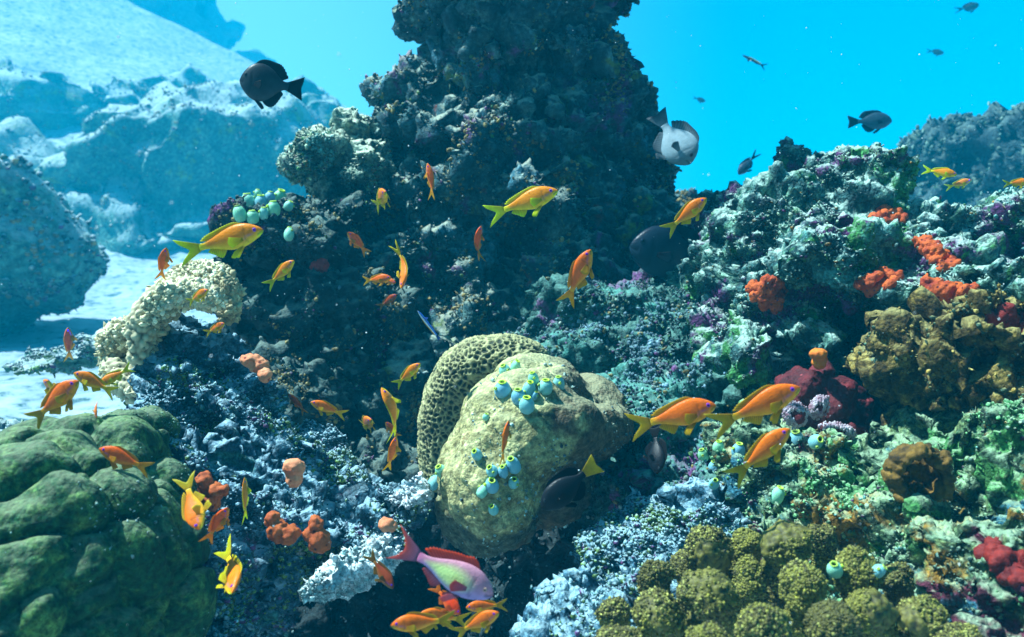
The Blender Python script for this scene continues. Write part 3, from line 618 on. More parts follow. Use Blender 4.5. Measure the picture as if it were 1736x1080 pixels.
# white-fringed folds of the clam-like red growth
def frill(px, py, d, rx, ry, ang, label, seed):
    root = bpy.data.objects.new('fringed_anemone', None); root.location = P(px, py, d); link(root)
    tag(root, label, 'anemone', 'white-fringed folds below the red sponge')
    me = blob_surface([(px, py, d, rx, ry, .012, ang)], .002, 2); v, n = read(me); v = v + n * (.004 * fbm(v * 40, 2, seed))[:, None]
    F = quads(me); bpy.data.meshes.remove(me); mobj('disc', v - np.array(root.location), F, M_dred, root)
    V, T = [], []; tv, tf = ICO1; k = 0
    rg = np.random.default_rng(int(seed))
    for i in range(190):
        a = i / 190 * 2 * math.pi * 5; rr = .45 + .6 * i / 190 + rg.normal() * .08
        x = math.cos(a) * rx * rr; y = math.sin(a) * ry * rr; ca, sa = math.cos(R(ang)), math.sin(R(ang))
        c = P(px + x * ca - y * sa, py - (x * sa + y * ca), d - .012 * math.sqrt(max(.05, 1 - min(rr, 1) ** 2)) - .001) - root.location
        V.append(tv * np.array([1, 1, 1.5]) * (1.5 + rg.random() * 1.3) * d / FPX + np.array(c)); T.append(tf + k); k += len(tv)
    mobj('fringe', np.concatenate(V), [np.concatenate(T)], M_fringe, root)
M_fringe = plain_mat('white_fringe', (.22, .08, .12), (.66, .60, .66), 90, .5, .2, 300, .001, sss=.2)
frill(1348, 702, 1.27, 20, 22, 40, 'oval red anemone with a white fringe, left one under the red sponge', 91)
frill(1388, 690, 1.29, 20, 15, 60, 'narrow white-fringed anemone between the two others under the red sponge', 92)
frill(1420, 730, 1.27, 30, 13, -10, 'wide flat white-fringed anemone, the lowest one under the red sponge', 93)

# orange-red crusts on the reef wall
crusts = [((1300, 492, 1.50), 34, 26, -35, 'bright orange-red crust on the left corner of the reef wall'),
          ((1345, 520, 1.50), 0, 0, 0, ''),
          ((1500, 470, 1.42), 44, 14, 25, 'orange-red crust in the middle of the reef wall above the dark hollow'),
          ((1505, 367, 1.66), 24, 13, 0, 'orange patch of crust high on the sunlit reef wall'),
          ((1590, 432, 1.58), 40, 11, -35, 'streak of orange crust on the upper right of the reef wall'),
          ((1640, 500, 1.30), 76, 15, -14, 'long orange-red crust above the ochre overhang'),
          ((1710, 545, 1.20), 30, 16, -20, 'dark red crust at the right edge above the ochre overhang'),
          ((1710, 955, .92), 50, 20, -35, 'dark red crust at the right edge low down')]

def raycast_place():
    bpy.context.view_layer.update(); return bpy.context.evaluated_depsgraph_get()
DG = raycast_place()
def hit(px, py):
    o = Vector((0, 0, 0)); d = P(px, py, 1.0).normalized()
    ok, loc, nor, idx, ob, mt = S.ray_cast(DG, o, d)
    return (loc, nor, ob) if ok else (None, None, None)
def crust(px, py, rx, ry, ang, label, seed, mat):
    """thin lumpy crust following the rock surface under it"""
    rg = np.random.default_rng(seed); ca, sa = math.cos(R(ang)), math.sin(R(ang)); bl = []; V, T, k = [], [], 0
    tv, tf = ICO2
    for i in range(int(40 + rx * 2.2)):
        r = math.sqrt(rg.random()) * 1.25; a = rg.random() * 6.283; r = min(r, .35 + .75 * abs(math.sin(a * 1.5 + seed) * math.cos(a * 2.5 + seed * 2)) + .25); x, y = r * math.cos(a) * rx, r * math.sin(a) * ry
        loc, nor, ob = hit(px + x * ca - y * sa, py - (x * sa + y * ca))
        if loc is None: continue
        s = (2.6 + rg.random() * 3.2) * loc.length / FPX
        t, b, n_ = frames(np.array([nor[:]]))
        q = tv * (1 + .2 * rg.normal(size=(len(tv), 1))) * np.array([1.35, 1.35, .75]) * s
        V.append(q[:, 0:1] * t + q[:, 1:2] * b + q[:, 2:3] * n_ + np.array(loc) - n_ * s * .35); T.append(tf + k); k += len(tv)
    if not V: return
    me = remesh(mesh_np('t', np.concatenate(V), [np.concatenate(T)], []), .0024, 1)
    v, n = read(me); v = v + n * (.003 * fbm(v * 90, 2, seed) + .003 * ridged(v * 70, 2, seed + 3))[:, None]; F = quads(me); bpy.data.meshes.remove(me)
    lab = np.arange(len(v)); ch = True
    while ch:                                   # keep only the largest connected patch
        old = lab.copy()
        for f in F:
            mn = lab[f].min(1)
            for c_ in range(f.shape[1]): np.minimum.at(lab, f[:, c_], mn)
        lab = lab[lab]; ch = bool((lab != old).any())
    big_ = np.bincount(lab).argmax(); keep = lab == big_; ix = np.cumsum(keep) - 1
    F = [ix[f[keep[f[:, 0]]]] for f in F]; F = [f for f in F if len(f)]; v = v[keep]
    tag(mobj('encrusting_sponge', v, F, mat), label, 'sponge', 'orange crusts on the reef wall')
for i, (c, rx, ry, a, lb) in enumerate(crusts):
    if lb: crust(c[0], c[1], rx, ry, a, lb, 100 + i, M_orange if i < 6 else plain_mat('dark_red_crust', (.10, .005, .006), (.30, .02, .012), 60, .7, .8, 150, .004))  # dark red deepened to put shade at the right edge into the colour

# ochre crater in the ledge
sponge('crater_sponge', [(1560 + 42 * math.cos(a), 808 + 44 * math.sin(a), 1.07 + .012 * math.sin(a), 12 + 3 * math.sin(a * 2), 11, .02) for a in np.linspace(0, 6.283, 19)[:-1]] + [(1560, 812, 1.085, 44, 46, .004)],
       plain_mat('ochre_sponge', (.02, .012, .004), (.26, .14, .02), 50, .8, .8, 150, .004), 'ochre ring-shaped crater sponge on the reef ledge at right', amp=.008, sc=34, seed=111, k=.005, ks=95)

# ------------------------------------------------------------------ sea squirts
M_sq = plain_mat('squirt_skin', (.16, .50, .46), (.36, .72, .66), 90, .45, .35, 420, .0012, sss=.3, spec=.4)
M_rim = plain_mat('squirt_rim', (.36, .62, .06), (.62, .80, .12), 90, .5, .2, 300, .001, sss=.3)
M_in = plain_mat('squirt_inside', (.03, .12, .03), (.08, .22, .05), 90, .6, .1, 300, .001)
def vary(m, lo=.7, hi=1.15):
    # each sea squirt its own shade
    N, L = m.node_tree.nodes, m.node_tree.links; bs = N['Principled BSDF']; src = bs.inputs['Base Color'].links[0].from_socket
    oi = N.new('ShaderNodeObjectInfo'); r = rampn(N, L, oi.outputs['Random'], [(0, (lo, lo * 1.05, hi * .9)), (.5, (1, 1, 1)), (1, (hi, hi, lo))])
    L.new(mixc(N, L, 1.0, src, r.outputs[0], 'MULTIPLY'), bs.inputs['Base Color'])
vary(M_sq); vary(M_rim, .5, 1.0)
def lathe(prof, seg, wob=0., seed=0):
    rg = np.random.default_rng(seed); V = []
    ph = rg.random() * 6
    for r, z in prof:
        a = np.arange(seg) / seg * 2 * math.pi
        rr = r * (1 + wob * np.sin(a * 2 + ph) + wob * .5 * np.sin(a * 5 + ph * 2))
        V.append(np.stack([rr * np.cos(a), rr * np.sin(a), np.full(seg, z)], 1))
    V = np.concatenate(V); F = []
    for i in range(len(prof) - 1):
        for j in range(seg):
            F.append([i * seg + j, i * seg + (j + 1) % seg, (i + 1) * seg + (j + 1) % seg, (i + 1) * seg + j])
    return V, np.array(F)
def squirt_meshes(seed):
    b = lathe([(.02, -.15), (.30, -.12), (.44, .05), (.50, .3), (.50, .5), (.45, .72), (.36, .88), (.27, .97), (.23, 1.02)], 24, .03, seed)
    r = lathe([(.235, 1.0), (.26, 1.04), (.25, 1.09), (.20, 1.10), (.17, 1.06), (.15, .98)], 24, .07, seed)
    i = lathe([(.16, 1.0), (.15, .8), (.10, .6), (.01, .5)], 16, .0, seed)
    s = lathe([(.02, .0), (.13, .03), (.12, .12), (.10, .18), (.06, .18), (.05, .1), (.01, .06)], 14, .05, seed)
    # the side opening sits high on the flank, tilted outwards
    q = Matrix.Rotation(R(62), 3, 'Y'); sv = np.array([tuple(q @ Vector(p)) for p in s[0]]) + np.array([.40, 0, .66])
    return [(mesh_np('body', b[0], [b[1]], M_sq)), (mesh_np('rim', r[0], [r[1]], M_rim)), (mesh_np('opening', i[0], [i[1]], M_in)), (mesh_np('side_siphon', sv, [s[1]], M_rim))]
SQ = [squirt_meshes(s) for s in range(3)]
def squirt(px, py, h, up, tow, label, group, i):
    """px,py centre; h height in photo px; up: image angle of the axis; tow: tilt of the opening towards the viewer"""
    loc, nor, ob = hit(px, py)
    d = (loc.dot(CF) - .004) if loc is not None else 1.4
    if d > 2.1: d = 1.98
    s = h * d / FPX / 1.15
    ax = (CR * math.cos(R(up)) + CU * math.sin(R(up))) * math.cos(R(tow)) - CF * math.sin(R(tow))
    root = bpy.data.objects.new('sea_squirt', None); link(root)
    root.location = P(px, py, d - s * .25) - ax * s * .5
    q = ax.to_track_quat('Z', 'Y'); root.rotation_mode = 'QUATERNION'; root.rotation_quaternion = q @ Matrix.Rotation(i * 1.9, 3, 'Z').to_quaternion()
    root.scale = (s, s, s * (1 + .12 * math.sin(i * 2.3)))
    tag(root, label, 'sea squirt', group)
    for me in SQ[i % 3]: link(bpy.data.objects.new(me.name.split('.')[0], me), root)
GA, GB, GC_, GD = 'sea squirts on top of the beige mound', 'sea squirts on the front of the beige mound', 'sea squirts on top of the left outcrop', 'sea squirts on the right reef ledge'
squirts = [
 (856, 629, 24, 110, 25, 'blue-green sea squirt, upper left of the two at the back of the mound top', GA),
 (874, 621, 19, 70, 20, 'small green-lipped sea squirt, right of the two at the back of the mound top', GA),
 (852, 658, 32, 92, 25, 'large sea squirt standing alone at the left of the mound top cluster', GA),
 (904, 642, 21, 100, 20, 'bluish sea squirt at the back of the mound top cluster without a visible yellow lip', GA),
 (897, 659, 26, 80, 25, 'sea squirt with a bright yellow-green lip in the centre of the mound top cluster', GA),
 (925, 654, 28, 88, 20, 'green sea squirt, second from the right on the mound top', GA),
 (947, 651, 23, 92, 20, 'sea squirt at the right end of the mound top cluster', GA),
 (879, 671, 28, 95, 25, 'yellow-green sea squirt at the front of the mound top cluster, left of the frontmost one', GA),
 (893, 685, 30, 90, 25, 'frontmost sea squirt of the mound top cluster', GA),
 (906, 671, 14, 70, 20, 'tiny blue sea squirt tucked behind the frontmost one on the mound top', GA),
 (824, 706, 13, 80, 20, 'tiny teal sea squirt alone between the two mound clusters', GB),
 (808, 770, 21, 120, 45, 'single sea squirt above and left of the lower mound cluster', GB),
 (870, 788, 28, 110, 35, 'topmost and largest sea squirt of the lower mound cluster', GB),
 (833, 797, 23, 120, 35, 'green-lipped sea squirt at the upper left of the lower mound cluster', GB),
 (853, 799, 20, 100, 35, 'sea squirt squeezed between two larger ones in the lower mound cluster', GB),
 (834, 822, 28, 90, 45, 'sea squirt with a large round yellow-green mouth in the lower mound cluster', GB),
 (871, 817, 22, 80, 45, 'sea squirt at the right of the lower mound cluster with its mouth facing the viewer', GB),
 (818, 833, 20, 60, -30, 'smooth blue sea squirt at the lower left of the lower mound cluster, mouth hidden', GB),
 (836, 863, 20, 110, 40, 'lowest sea squirt on the front of the mound, below the cluster', GB),
 (748, 798, 24, 120, 30, 'pale blue sea squirt on the left flank of the mound, upper of two', GB),
 (736, 818, 23, 60, -20, 'pale blue sea squirt on the left flank of the mound, lower of two', GB),
 (420, 339, 28, 95, 10, 'large pale blue sea squirt at the top left of the outcrop cluster', GC_),
 (406, 362, 26, 105, 10, 'pale blue sea squirt at the left end of the outcrop cluster', GC_),
 (443, 345, 26, 88, 15, 'sea squirt in the upper middle of the outcrop cluster', GC_),
 (428, 366, 24, 92, 15, 'sea squirt at the front left of the outcrop cluster', GC_),
 (447, 362, 18, 88, 15, 'small sea squirt at the front middle of the outcrop cluster', GC_),
 (464, 353, 25, 92, 10, 'sea squirt at the front right of the outcrop cluster', GC_),
 (458, 333, 20, 85, 10, 'back sea squirt on the crest of the outcrop cluster', GC_),
 (474, 337, 26, 70, 20, 'sea squirt with a wide yellow-green lip at the top right of the outcrop cluster', GC_),
 (490, 348, 18, 60, 10, 'small sea squirt at the right end of the outcrop cluster', GC_),
 (437, 328, 15, 90, 10, 'tiny yellowish sea squirt peeking over the back of the outcrop cluster', GC_),
 (490, 397, 20, 90, -20, 'round blue sea squirt alone below the outcrop cluster', GC_),
 (1385, 748, 28, 60, 60, 'green sea squirt with its round dark mouth facing the viewer below the fringed anemones', GD),
 (1350, 748, 34, 100, 20, 'large teal sea squirt just right of the third big orange fish', GD),
 (1211, 793, 24, 95, 20, 'pale blue sea squirt left of the lowest big orange fish tail, upper of two', GD),
 (1211, 819, 21, 80, 40, 'pale blue sea squirt left of the lowest big orange fish tail, lower of two', GD),
 (1192, 772, 20, 110, 20, 'teal sea squirt higher up and left of the pale blue pair on the reef ledge', GD),
 (1218, 757, 22, 90, 20, 'teal sea squirt below the tail of the middle big orange fish', GD),
 (1252, 762, 26, 85, 20, 'large teal sea squirt between the tails of the two lowest big orange fish', GD),
 (1318, 840, 26, 75, 15, 'bluish sea squirt on the mossy ledge above the lobed coral', GD),
 (1415, 964, 30, 110, 30, 'blue-white squirt-like bud wedged between two yellow coral lobes', GD),
 (1489, 968, 26, 40, 20, 'blue-white bud at the right side of the yellow lobed coral', GD),
]
bpy.context.view_layer.update(); DG = bpy.context.evaluated_depsgraph_get()
for i, q in enumerate(squirts): squirt(*q, i)

# ------------------------------------------------------------------ fish
def fish_mat(name, rough=.38, trans=0.0, scales=True):
    m, N, L, bs = newmat(name)
    at = N.new('ShaderNodeAttribute'); at.attribute_name = 'col'
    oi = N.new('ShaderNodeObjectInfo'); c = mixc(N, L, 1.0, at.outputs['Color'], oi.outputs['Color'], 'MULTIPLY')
    co = N.new('ShaderNodeTexCoord').outputs['Object']
    n = noise(N, L, co, 14, 5); r = rampn(N, L, n.outputs[0], [(.3, (.8, .8, .8)), (.7, (1.12, 1.12, 1.12))])
    c = mixc(N, L, 1.0, c, r.outputs[0], 'MULTIPLY'); L.new(c, bs.inputs['Base Color'])
    bs.inputs['Roughness'].default_value = rough; bs.inputs['Specular IOR Level'].default_value = .15
    if scales:
        vo = N.new('ShaderNodeTexVoronoi'); vo.inputs['Scale'].default_value = 55; L.new(co, vo.inputs['Vector'])
        bp = N.new('ShaderNodeBump'); bp.inputs['Strength'].default_value = .12; bp.inputs['Distance'].default_value = .003
        L.new(vo.outputs['Distance'], bp.inputs['Height']); L.new(bp.outputs[0], bs.inputs['Normal'])
    if trans:
        tr = N.new('ShaderNodeBsdfTranslucent'); L.new(c, tr.inputs[0]); ms = N.new('ShaderNodeMixShader'); ms.inputs[0].default_value = trans
        L.new(bs.outputs[0], ms.inputs[1]); L.new(tr.outputs[0], ms.inputs[2])
        ou = [x for x in N if x.type == 'OUTPUT_MATERIAL'][0]; L.new(ms.outputs[0], ou.inputs[0])
    return m
M_skin = fish_mat('fish_skin'); M_fin = fish_mat('fish_fin', .5, .5, False)
M_eye = fish_mat('fish_eye', .12, 0, False)

def smooth_interp(x, xp, fp):
    xp = np.array(xp, float); fp = np.array(fp, float); m = np.gradient(fp, xp)
    i = np.clip(np.searchsorted(xp, x) - 1, 0, len(xp) - 2); h = xp[i + 1] - xp[i]; t = (x - xp[i]) / h
    return (2*t**3 - 3*t**2 + 1) * fp[i] + (t**3 - 2*t**2 + t) * h * m[i] + (-2*t**3 + 3*t**2) * fp[i+1] + (t**3 - t**2) * h * m[i+1]

def bend_pts(v, bend):
    v = v.copy(); t = np.clip(.18 - v[:, 0], 0, 2)
    v[:, 1] += bend * t * t * 1.6; v[:, 0] += .5 * abs(bend) * t * t * 1.2 * np.abs(bend)
    h = np.clip(v[:, 0] - .2, 0, 1); v[:, 1] += bend * .6 * h * h
    return v
def fin_strip(base, tip, n, thick, colb, colt, bend, rays=18, side=None, scal=.03):
    """fin membrane between a base line and a tip line (lists of 3-D points), with raised rays, closed on both faces"""
    base = np.array(base, float); tip = np.array(tip, float); m = 6; nc = rays * 2 + 1
    tt = np.linspace(0, 1, nc); sb = np.linspace(0, 1, len(base)); st = np.linspace(0, 1, len(tip))
    B = np.stack([np.interp(tt, sb, base[:, k]) for k in range(3)], 1); T = np.stack([smooth_interp(tt, st, tip[:, k]) for k in range(3)], 1)
    T = B + (T - B) * (1 + scal * np.where(np.arange(nc) % 2 == 1, 1, -1))[:, None]
    G = []; C = []
    for j in range(m):
        u = j / (m - 1); G.append(B + (T - B) * u); q = u ** 1.3
        cc = np.array(colb) * (1 - q) + np.array(colt) * q
        C.append(np.tile(cc, (nc, 1)) * np.where(np.arange(nc) % 2 == 1, 1.0, .62)[:, None])
    G = np.concatenate(G); C = np.concatenate(C)
    nrm = np.cross(G[1] - G[0], G[nc] - G[0]) if side is None else np.array(side, float)
    nrm = nrm / (np.linalg.norm(nrm) + 1e-9)
    jj = np.repeat(np.arange(m), nc) / (m - 1); off = thick * (1.25 - jj) * np.where(np.tile(np.arange(nc), m) % 2 == 1, 1.0, .55)
    V = np.concatenate([G + nrm * off[:, None], G - nrm * off[:, None]]); k = m * nc; F = []
    for j in range(m - 1):
        for i in range(nc - 1):
            a = j * nc + i; F.append([a, a + 1, a + nc + 1, a + nc]); F.append([k + a, k + a + nc, k + a + nc + 1, k + a + 1])
    for i in range(nc - 1):
        a = (m - 1) * nc + i; F.append([a, a + 1, k + a + 1, k + a]); F.append([i, k + i, k + i + 1, i + 1])
    for j in range(m - 1):
        a = j * nc; F.append([a, a + nc, k + a + nc, k + a]); a += nc - 1; F.append([a, k + a, k + a + nc, a + nc])
    return bend_pts(V, bend), np.array(F), np.concatenate([np.concatenate([C, C]), np.ones((2 * k, 1))], 1)

def species(sp, bend, mouth=.0):
    """returns list of (part name, mesh); length 1 from snout (+.5) to tail tips (-.5), dorsal +Z"""
    xs, zt, zb, wd, colf = sp['x'], sp['zt'], sp['zb'], sp['w'], sp['col']
    ns, na = 44, 28; bl = sp['bl']
    s = np.linspace(0, 1, ns) ** 1.15; ZT = smooth_interp(s, xs, zt); ZB = smooth_interp(s, xs, zb); W = np.maximum(smooth_interp(s, xs, wd), .001)
    top = lambda q: float(smooth_interp(np.array([q]), xs, zt)[0]); bot = lambda q: float(smooth_interp(np.array([q]), xs, zb)[0])
    wid = lambda q: float(smooth_interp(np.array([q]), xs, wd)[0]); X = lambda q: .5 - bl * q
    V = []; C = []
    a = np.arange(na) / na * 2 * math.pi
    for i in range(ns):
        mid = (ZT[i] + ZB[i]) / 2; h = (ZT[i] - ZB[i]) / 2
        y = W[i] * np.sign(np.cos(a)) * np.abs(np.cos(a)) ** .9; z = mid + h * np.sin(a)
        V.append(np.stack([np.full(na, X(s[i])), y, z], 1)); C.append(colf(np.full(na, s[i]), np.sin(a)))
    V = np.concatenate(V); C = np.concatenate(C); F = [[i * na + j, i * na + (j + 1) % na, (i + 1) * na + (j + 1) % na, (i + 1) * na + j] for i in range(ns - 1) for j in range(na)]
    tip = len(V); V = np.concatenate([V, [[X(0) + .004, 0, (ZT[0] + ZB[0]) / 2], [X(1) - .01, 0, (ZT[-1] + ZB[-1]) / 2]]]); C = np.concatenate([C, C[:1], C[-1:]])
    T = [[tip, (j + 1) % na, j] for j in range(na)] + [[tip + 1, (ns - 1) * na + j, (ns - 1) * na + (j + 1) % na] for j in range(na)]
    # mouth crease and gill-cover edge
    sx = (.5 - V[:, 0]) / bl; zz = V[:, 2]; side = np.abs(V[:, 1]) > wid(.1) * .25
    mo = (sx < .085) & (np.abs(zz - (sp['mz'] - sx * .25)) < .012) ; V[mo, 1] *= .72; C[mo] *= .55
    gx = .27 - 1.4 * (zz - sp['mz']) ** 2; gi = (np.abs(sx - gx) < .014) & (zz > bot(.25) * .8) & (zz < top(.25) * .55); V[gi, 1] *= .94; C[gi] *= .72
    parts = [('body', mesh_np('body', bend_pts(V, bend), [np.array(F), np.array(T)], M_skin, col=np.concatenate([C, np.ones((len(C), 1))], 1)))]
    th = .0035; fc, ft = sp['fin']
    def add(nm, base, tip, rays=16, cb=fc, ct=ft, side=(0, 1, 0), scal=.03):
        v, f, c = fin_strip(base, tip, 0, th, cb, ct, bend, rays, side, scal); parts.append((nm, mesh_np(nm, v, [f], M_fin, col=c)))
    x1 = X(1); zt1, zb1 = top(1), bot(1)
    tl = sp['tail']   # list of (x, z) tip points from top to bottom
    add('tail_fin', [(x1 + .015, 0, zt1 * .95), (x1 + .0, 0, (zt1 + zb1) / 2), (x1 + .015, 0, zb1 * .95)], [(p[0], 0, p[1]) for p in tl], 20, *sp.get('tailcol', (fc, ft)))
    q0, q1 = sp['dor']; qq = np.linspace(q0, q1, 9)
    add('dorsal_fin', [(X(q), 0, top(q) - .012) for q in qq], [(X(q) - .05 - .05 * t, 0, top(q) + h) for (q, h, t) in zip(qq, sp['dorh'], np.linspace(0, 1, 9))], 18, *sp.get('dorcol', (fc, ft)), scal=.05)
    q0, q1 = sp['anal']; qq = np.linspace(q0, q1, 6)
    add('anal_fin', [(X(q), 0, bot(q) + .012) for q in qq], [(X(q) - .045, 0, bot(q) - h) for (q, h) in zip(qq, sp['analh'])], 10)
    for sg in (-1, 1):
        q = .33; pl = sp['pelv']; sd = .02 * sg
        add('pelvic_fin', [(X(q), sd, bot(q) + .015), (X(q + .06), sd, bot(q + .06) + .012)], [(X(q) - pl * .75, sd * 3, bot(q) - pl * .55), (X(q) - pl * 1.0, sd * 2.6, bot(q) - pl * .42), (X(q) - pl * .75, sd * 1.6, bot(q) - pl * .12)], 7)
    for sg in (-1, 1):
        q = .31; pp = sp['pect']; y0 = wid(q) * .93 * sg; zc = sp['mz'] - .03
        v, f, c = fin_strip([(X(q), y0, zc + .015), (X(q) - .005, y0, zc), (X(q), y0, zc - .018)], [(X(q) - pp * .85, y0 + sg * pp * .45, zc + .05), (X(q) - pp, y0 + sg * pp * .5, zc - .01), (X(q) - pp * .8, y0 + sg * pp * .4, zc - .065)], 0, .002, fc, ft, bend, 9, (.45, sg * .9, 0), .03)
        parts.append(('pectoral_fin', mesh_np('pectoral_fin', v, [f], M_fin, col=c)))
    # eyes: a shallow dome with iris ring and pupil
    ev, ef = ico(3); ex, ez, er = sp['eye']
    for sg in (-1, 1):
        r_ = np.hypot(ev[:, 0], ev[:, 2]); c = np.where((r_ < .45)[:, None] & (ev[:, 1:2] * sg > 0), np.array([sp['pupil']]), np.array([sp['iris']]))
        hw = (top(ex) - bot(ex)) / 2; md = (top(ex) + bot(ex)) / 2; yy = wid(ex) * math.sqrt(max(0, 1 - ((ez - md) / hw) ** 2)) ** .9
        v = ev * np.array([er, er * .45, er]) + np.array([X(ex), sg * (yy - er * .12), ez])
        parts.append(('eye', mesh_np('eye', bend_pts(v, bend), [ef], M_eye, col=np.concatenate([c, np.ones((len(c), 1))], 1))))
    return parts

def lerp(a, b, t): return np.array(a)[None] * (1 - t[:, None]) + np.array(b)[None] * t[:, None]
def col_anthias(s, z):
    t = np.clip((-z - .05) * 1.1 + np.clip(.10 - s, 0, 1) * 2.5, 0, 1); c = lerp((.92, .165, .008), (.95, .42, .02), t)
    t2 = np.clip((s - .86) / .14, 0, 1); c = c * (1 - t2[:, None]) + np.array([.93, .5, .015]) * t2[:, None]
    st = np.clip(1 - np.abs(z + .12 - (s - .14) * -1.6) * 6, 0, 1) * (s < .32) * (s > .13); c = c * (1 - .55 * st[:, None]) + np.array([.5, .10, .35]) * .55 * st[:, None]
    j = np.clip((.12 - s) / .08, 0, 1) * np.clip(-z * 1.2 + .2, 0, 1); return c * (1 - j[:, None]) + np.array([.85, .62, .04]) * j[:, None]
ANTH = dict(x=[0, .02, .06, .12, .22, .35, .5, .65, .8, .92, 1], zt=[.004, .022, .047, .075, .108, .126, .117, .089, .054, .036, .038], zb=[-.014, -.028, -.048, -.068, -.094, -.116, -.116, -.088, -.05, -.034, -.036],
            w=[.004, .013, .026, .038, .050, .055, .050, .036, .02, .011, .006], bl=.74, col=col_anthias, mz=-.008, fin=((.92, .42, .012), (.92, .66, .015)),
            tail=[(-.50, .150), (-.455, .085), (-.385, .03), (-.36, 0), (-.385, -.03), (-.455, -.085), (-.50, -.145)], tailcol=((.93, .5, .012), (.90, .68, .02)),
            dor=(.24, .84), dorh=[.015, .030, .028, .026, .026, .028, .032, .034, .012], dorcol=((.93, .30, .01), (.9, .6, .015)), anal=(.60, .84), analh=[.04, .075, .07, .055, .045, .025],
            pelv=.17, pect=.15, eye=(.115, .022, .0225), iris=(.30, .04, .50), pupil=(.02, .005, .05))
def col_male(s, z):
    c = lerp((.58, .24, .32), (.36, .24, .50), np.clip((-z + .2), 0, 1))
    p = np.clip(1.7 - np.hypot((s - .58) / .30, (z + .05) / .70) * 1.35, 0, 1); c = c * (1 - p[:, None]) + np.array([.60, .74, .26]) * p[:, None]
    t = np.clip((s - .88) / .12, 0, 1); return c * (1 - t[:, None]) + np.array([.6, .16, .3]) * t[:, None]
MALE = dict(ANTH, zt=[.004, .03, .066, .10, .14, .158, .145, .11, .066, .044, .048], zb=[-.02, -.04, -.07, -.095, -.128, -.15, -.145, -.11, -.062, -.042, -.046], w=[.004, .016, .03, .043, .056, .06, .053, .038, .022, .012, .006],
            col=col_male, fin=((.50, .16, .28), (.62, .08, .08)), tail=[(-.52, .18), (-.44, .105), (-.40, .04), (-.385, 0), (-.40, -.04), (-.44, -.10), (-.51, -.16)], tailcol=((.50, .20, .36), (.70, .09, .05)),
            dorcol=((.62, .08, .10), (.85, .08, .02)), dorh=[.05, .07, .05, .05, .05, .05, .055, .06, .03], iris=(.5, .3, .25), pupil=(.01, .01, .02))
def col_dark(s, z): return lerp((.014, .022, .03), (.03, .05, .06), np.clip(.5 - z * .5, 0, 1))
DAMS = dict(x=[0, .02, .06, .12, .22, .38, .55, .7, .82, .92, 1], zt=[.01, .05, .10, .155, .215, .245, .225, .165, .095, .058, .06], zb=[-.03, -.06, -.10, -.145, -.20, -.24, -.225, -.16, -.09, -.052, -.055],
            w=[.005, .02, .04, .06, .078, .085, .072, .05, .028, .015, .008], bl=.76, col=col_dark, mz=-.01, fin=((.012, .018, .026), (.02, .03, .04)),
            tail=[(-.50, .155), (-.49, .08), (-.475, .03), (-.47, 0), (-.475, -.03), (-.49, -.08), (-.50, -.15)], dor=(.2, .86), dorh=[.02, .045, .055, .058, .06, .075, .095, .085, .03], anal=(.5, .86), analh=[.03, .07, .10, .11, .085, .03],
            pelv=.17, pect=.15, eye=(.13, .06, .028), iris=(.03, .04, .05), pupil=(.004, .004, .006))
def col_grey(s, z):
    c = lerp((.34, .44, .48), (.24, .33, .37), np.clip(.5 - z * .5, 0, 1)); t = np.clip((.35 - s) / .2, 0, 1); return c * (1 - .5 * t[:, None])
GREY = dict(DAMS, col=col_grey, fin=((.30, .38, .42), (.06, .10, .13)), iris=(.02, .03, .04))
YTAIL = dict(DAMS, tailcol=((.75, .48, .01), (.85, .66, .02)), zt=[.01, .04, .08, .12, .165, .19, .18, .135, .08, .05, .052], zb=[-.03, -.05, -.08, -.115, -.16, -.19, -.18, -.13, -.075, -.045, -.048], col=lambda s, z: lerp((.006, .008, .012), (.01, .012, .016), np.clip(z, 0, 1)), fin=((.006, .007, .01), (.006, .008, .012)))
FORK = dict(DAMS, zt=[.01, .03, .06, .09, .13, .15, .135, .10, .06, .035, .036], zb=[-.02, -.04, -.06, -.09, -.13, -.15, -.135, -.095, -.055, -.032, -.033], bl=.68, tail=[(-.5, .13), (-.44, .075), (-.33, .02), (-.29, 0), (-.33, -.02), (-.44, -.075), (-.5, -.13)], dorh=[.02, .03, .03, .03, .03, .035, .04, .04, .02], analh=[.02, .04, .05, .05, .04, .02])
def col_wrasse(s, z):
    c = lerp((.06, .25, .95), (.7, .85, .95), np.clip(z * 1.2, 0, 1)); b = np.clip(1 - np.abs(z - .05) * 4, 0, 1)
    return c * (1 - b[:, None]) + np.array([.006, .01, .03]) * b[:, None]
SLIM = dict(ANTH, zt=[.003, .012, .022, .034, .046, .05, .048, .042, .034, .028, .03], zb=[-.006, -.014, -.024, -.034, -.046, -.05, -.048, -.042, -.034, -.028, -.03], w=[.003, .01, .018, .026, .032, .034, .03, .024, .016, .01, .005], bl=.85,
            col=col_wrasse, fin=((.03, .10, .5), (.10, .25, .75)), tailcol=((.02, .05, .3), (.10, .25, .75)), tail=[(-.50, .06), (-.49, .03), (-.485, .01), (-.48, 0), (-.485, -.01), (-.49, -.03), (-.50, -.055)], dorh=[.01] + [.018] * 7 + [.01], analh=[.01, .015, .015, .015, .015, .01], pelv=.06, pect=.07, eye=(.09, .012, .012), iris=(.02, .03, .1))
SLIMD = dict(SLIM, col=col_dark, fin=DAMS['fin'], tailcol=DAMS['fin'], tail=ANTH['tail'][:], bl=.80)
def pale(sp): return sp

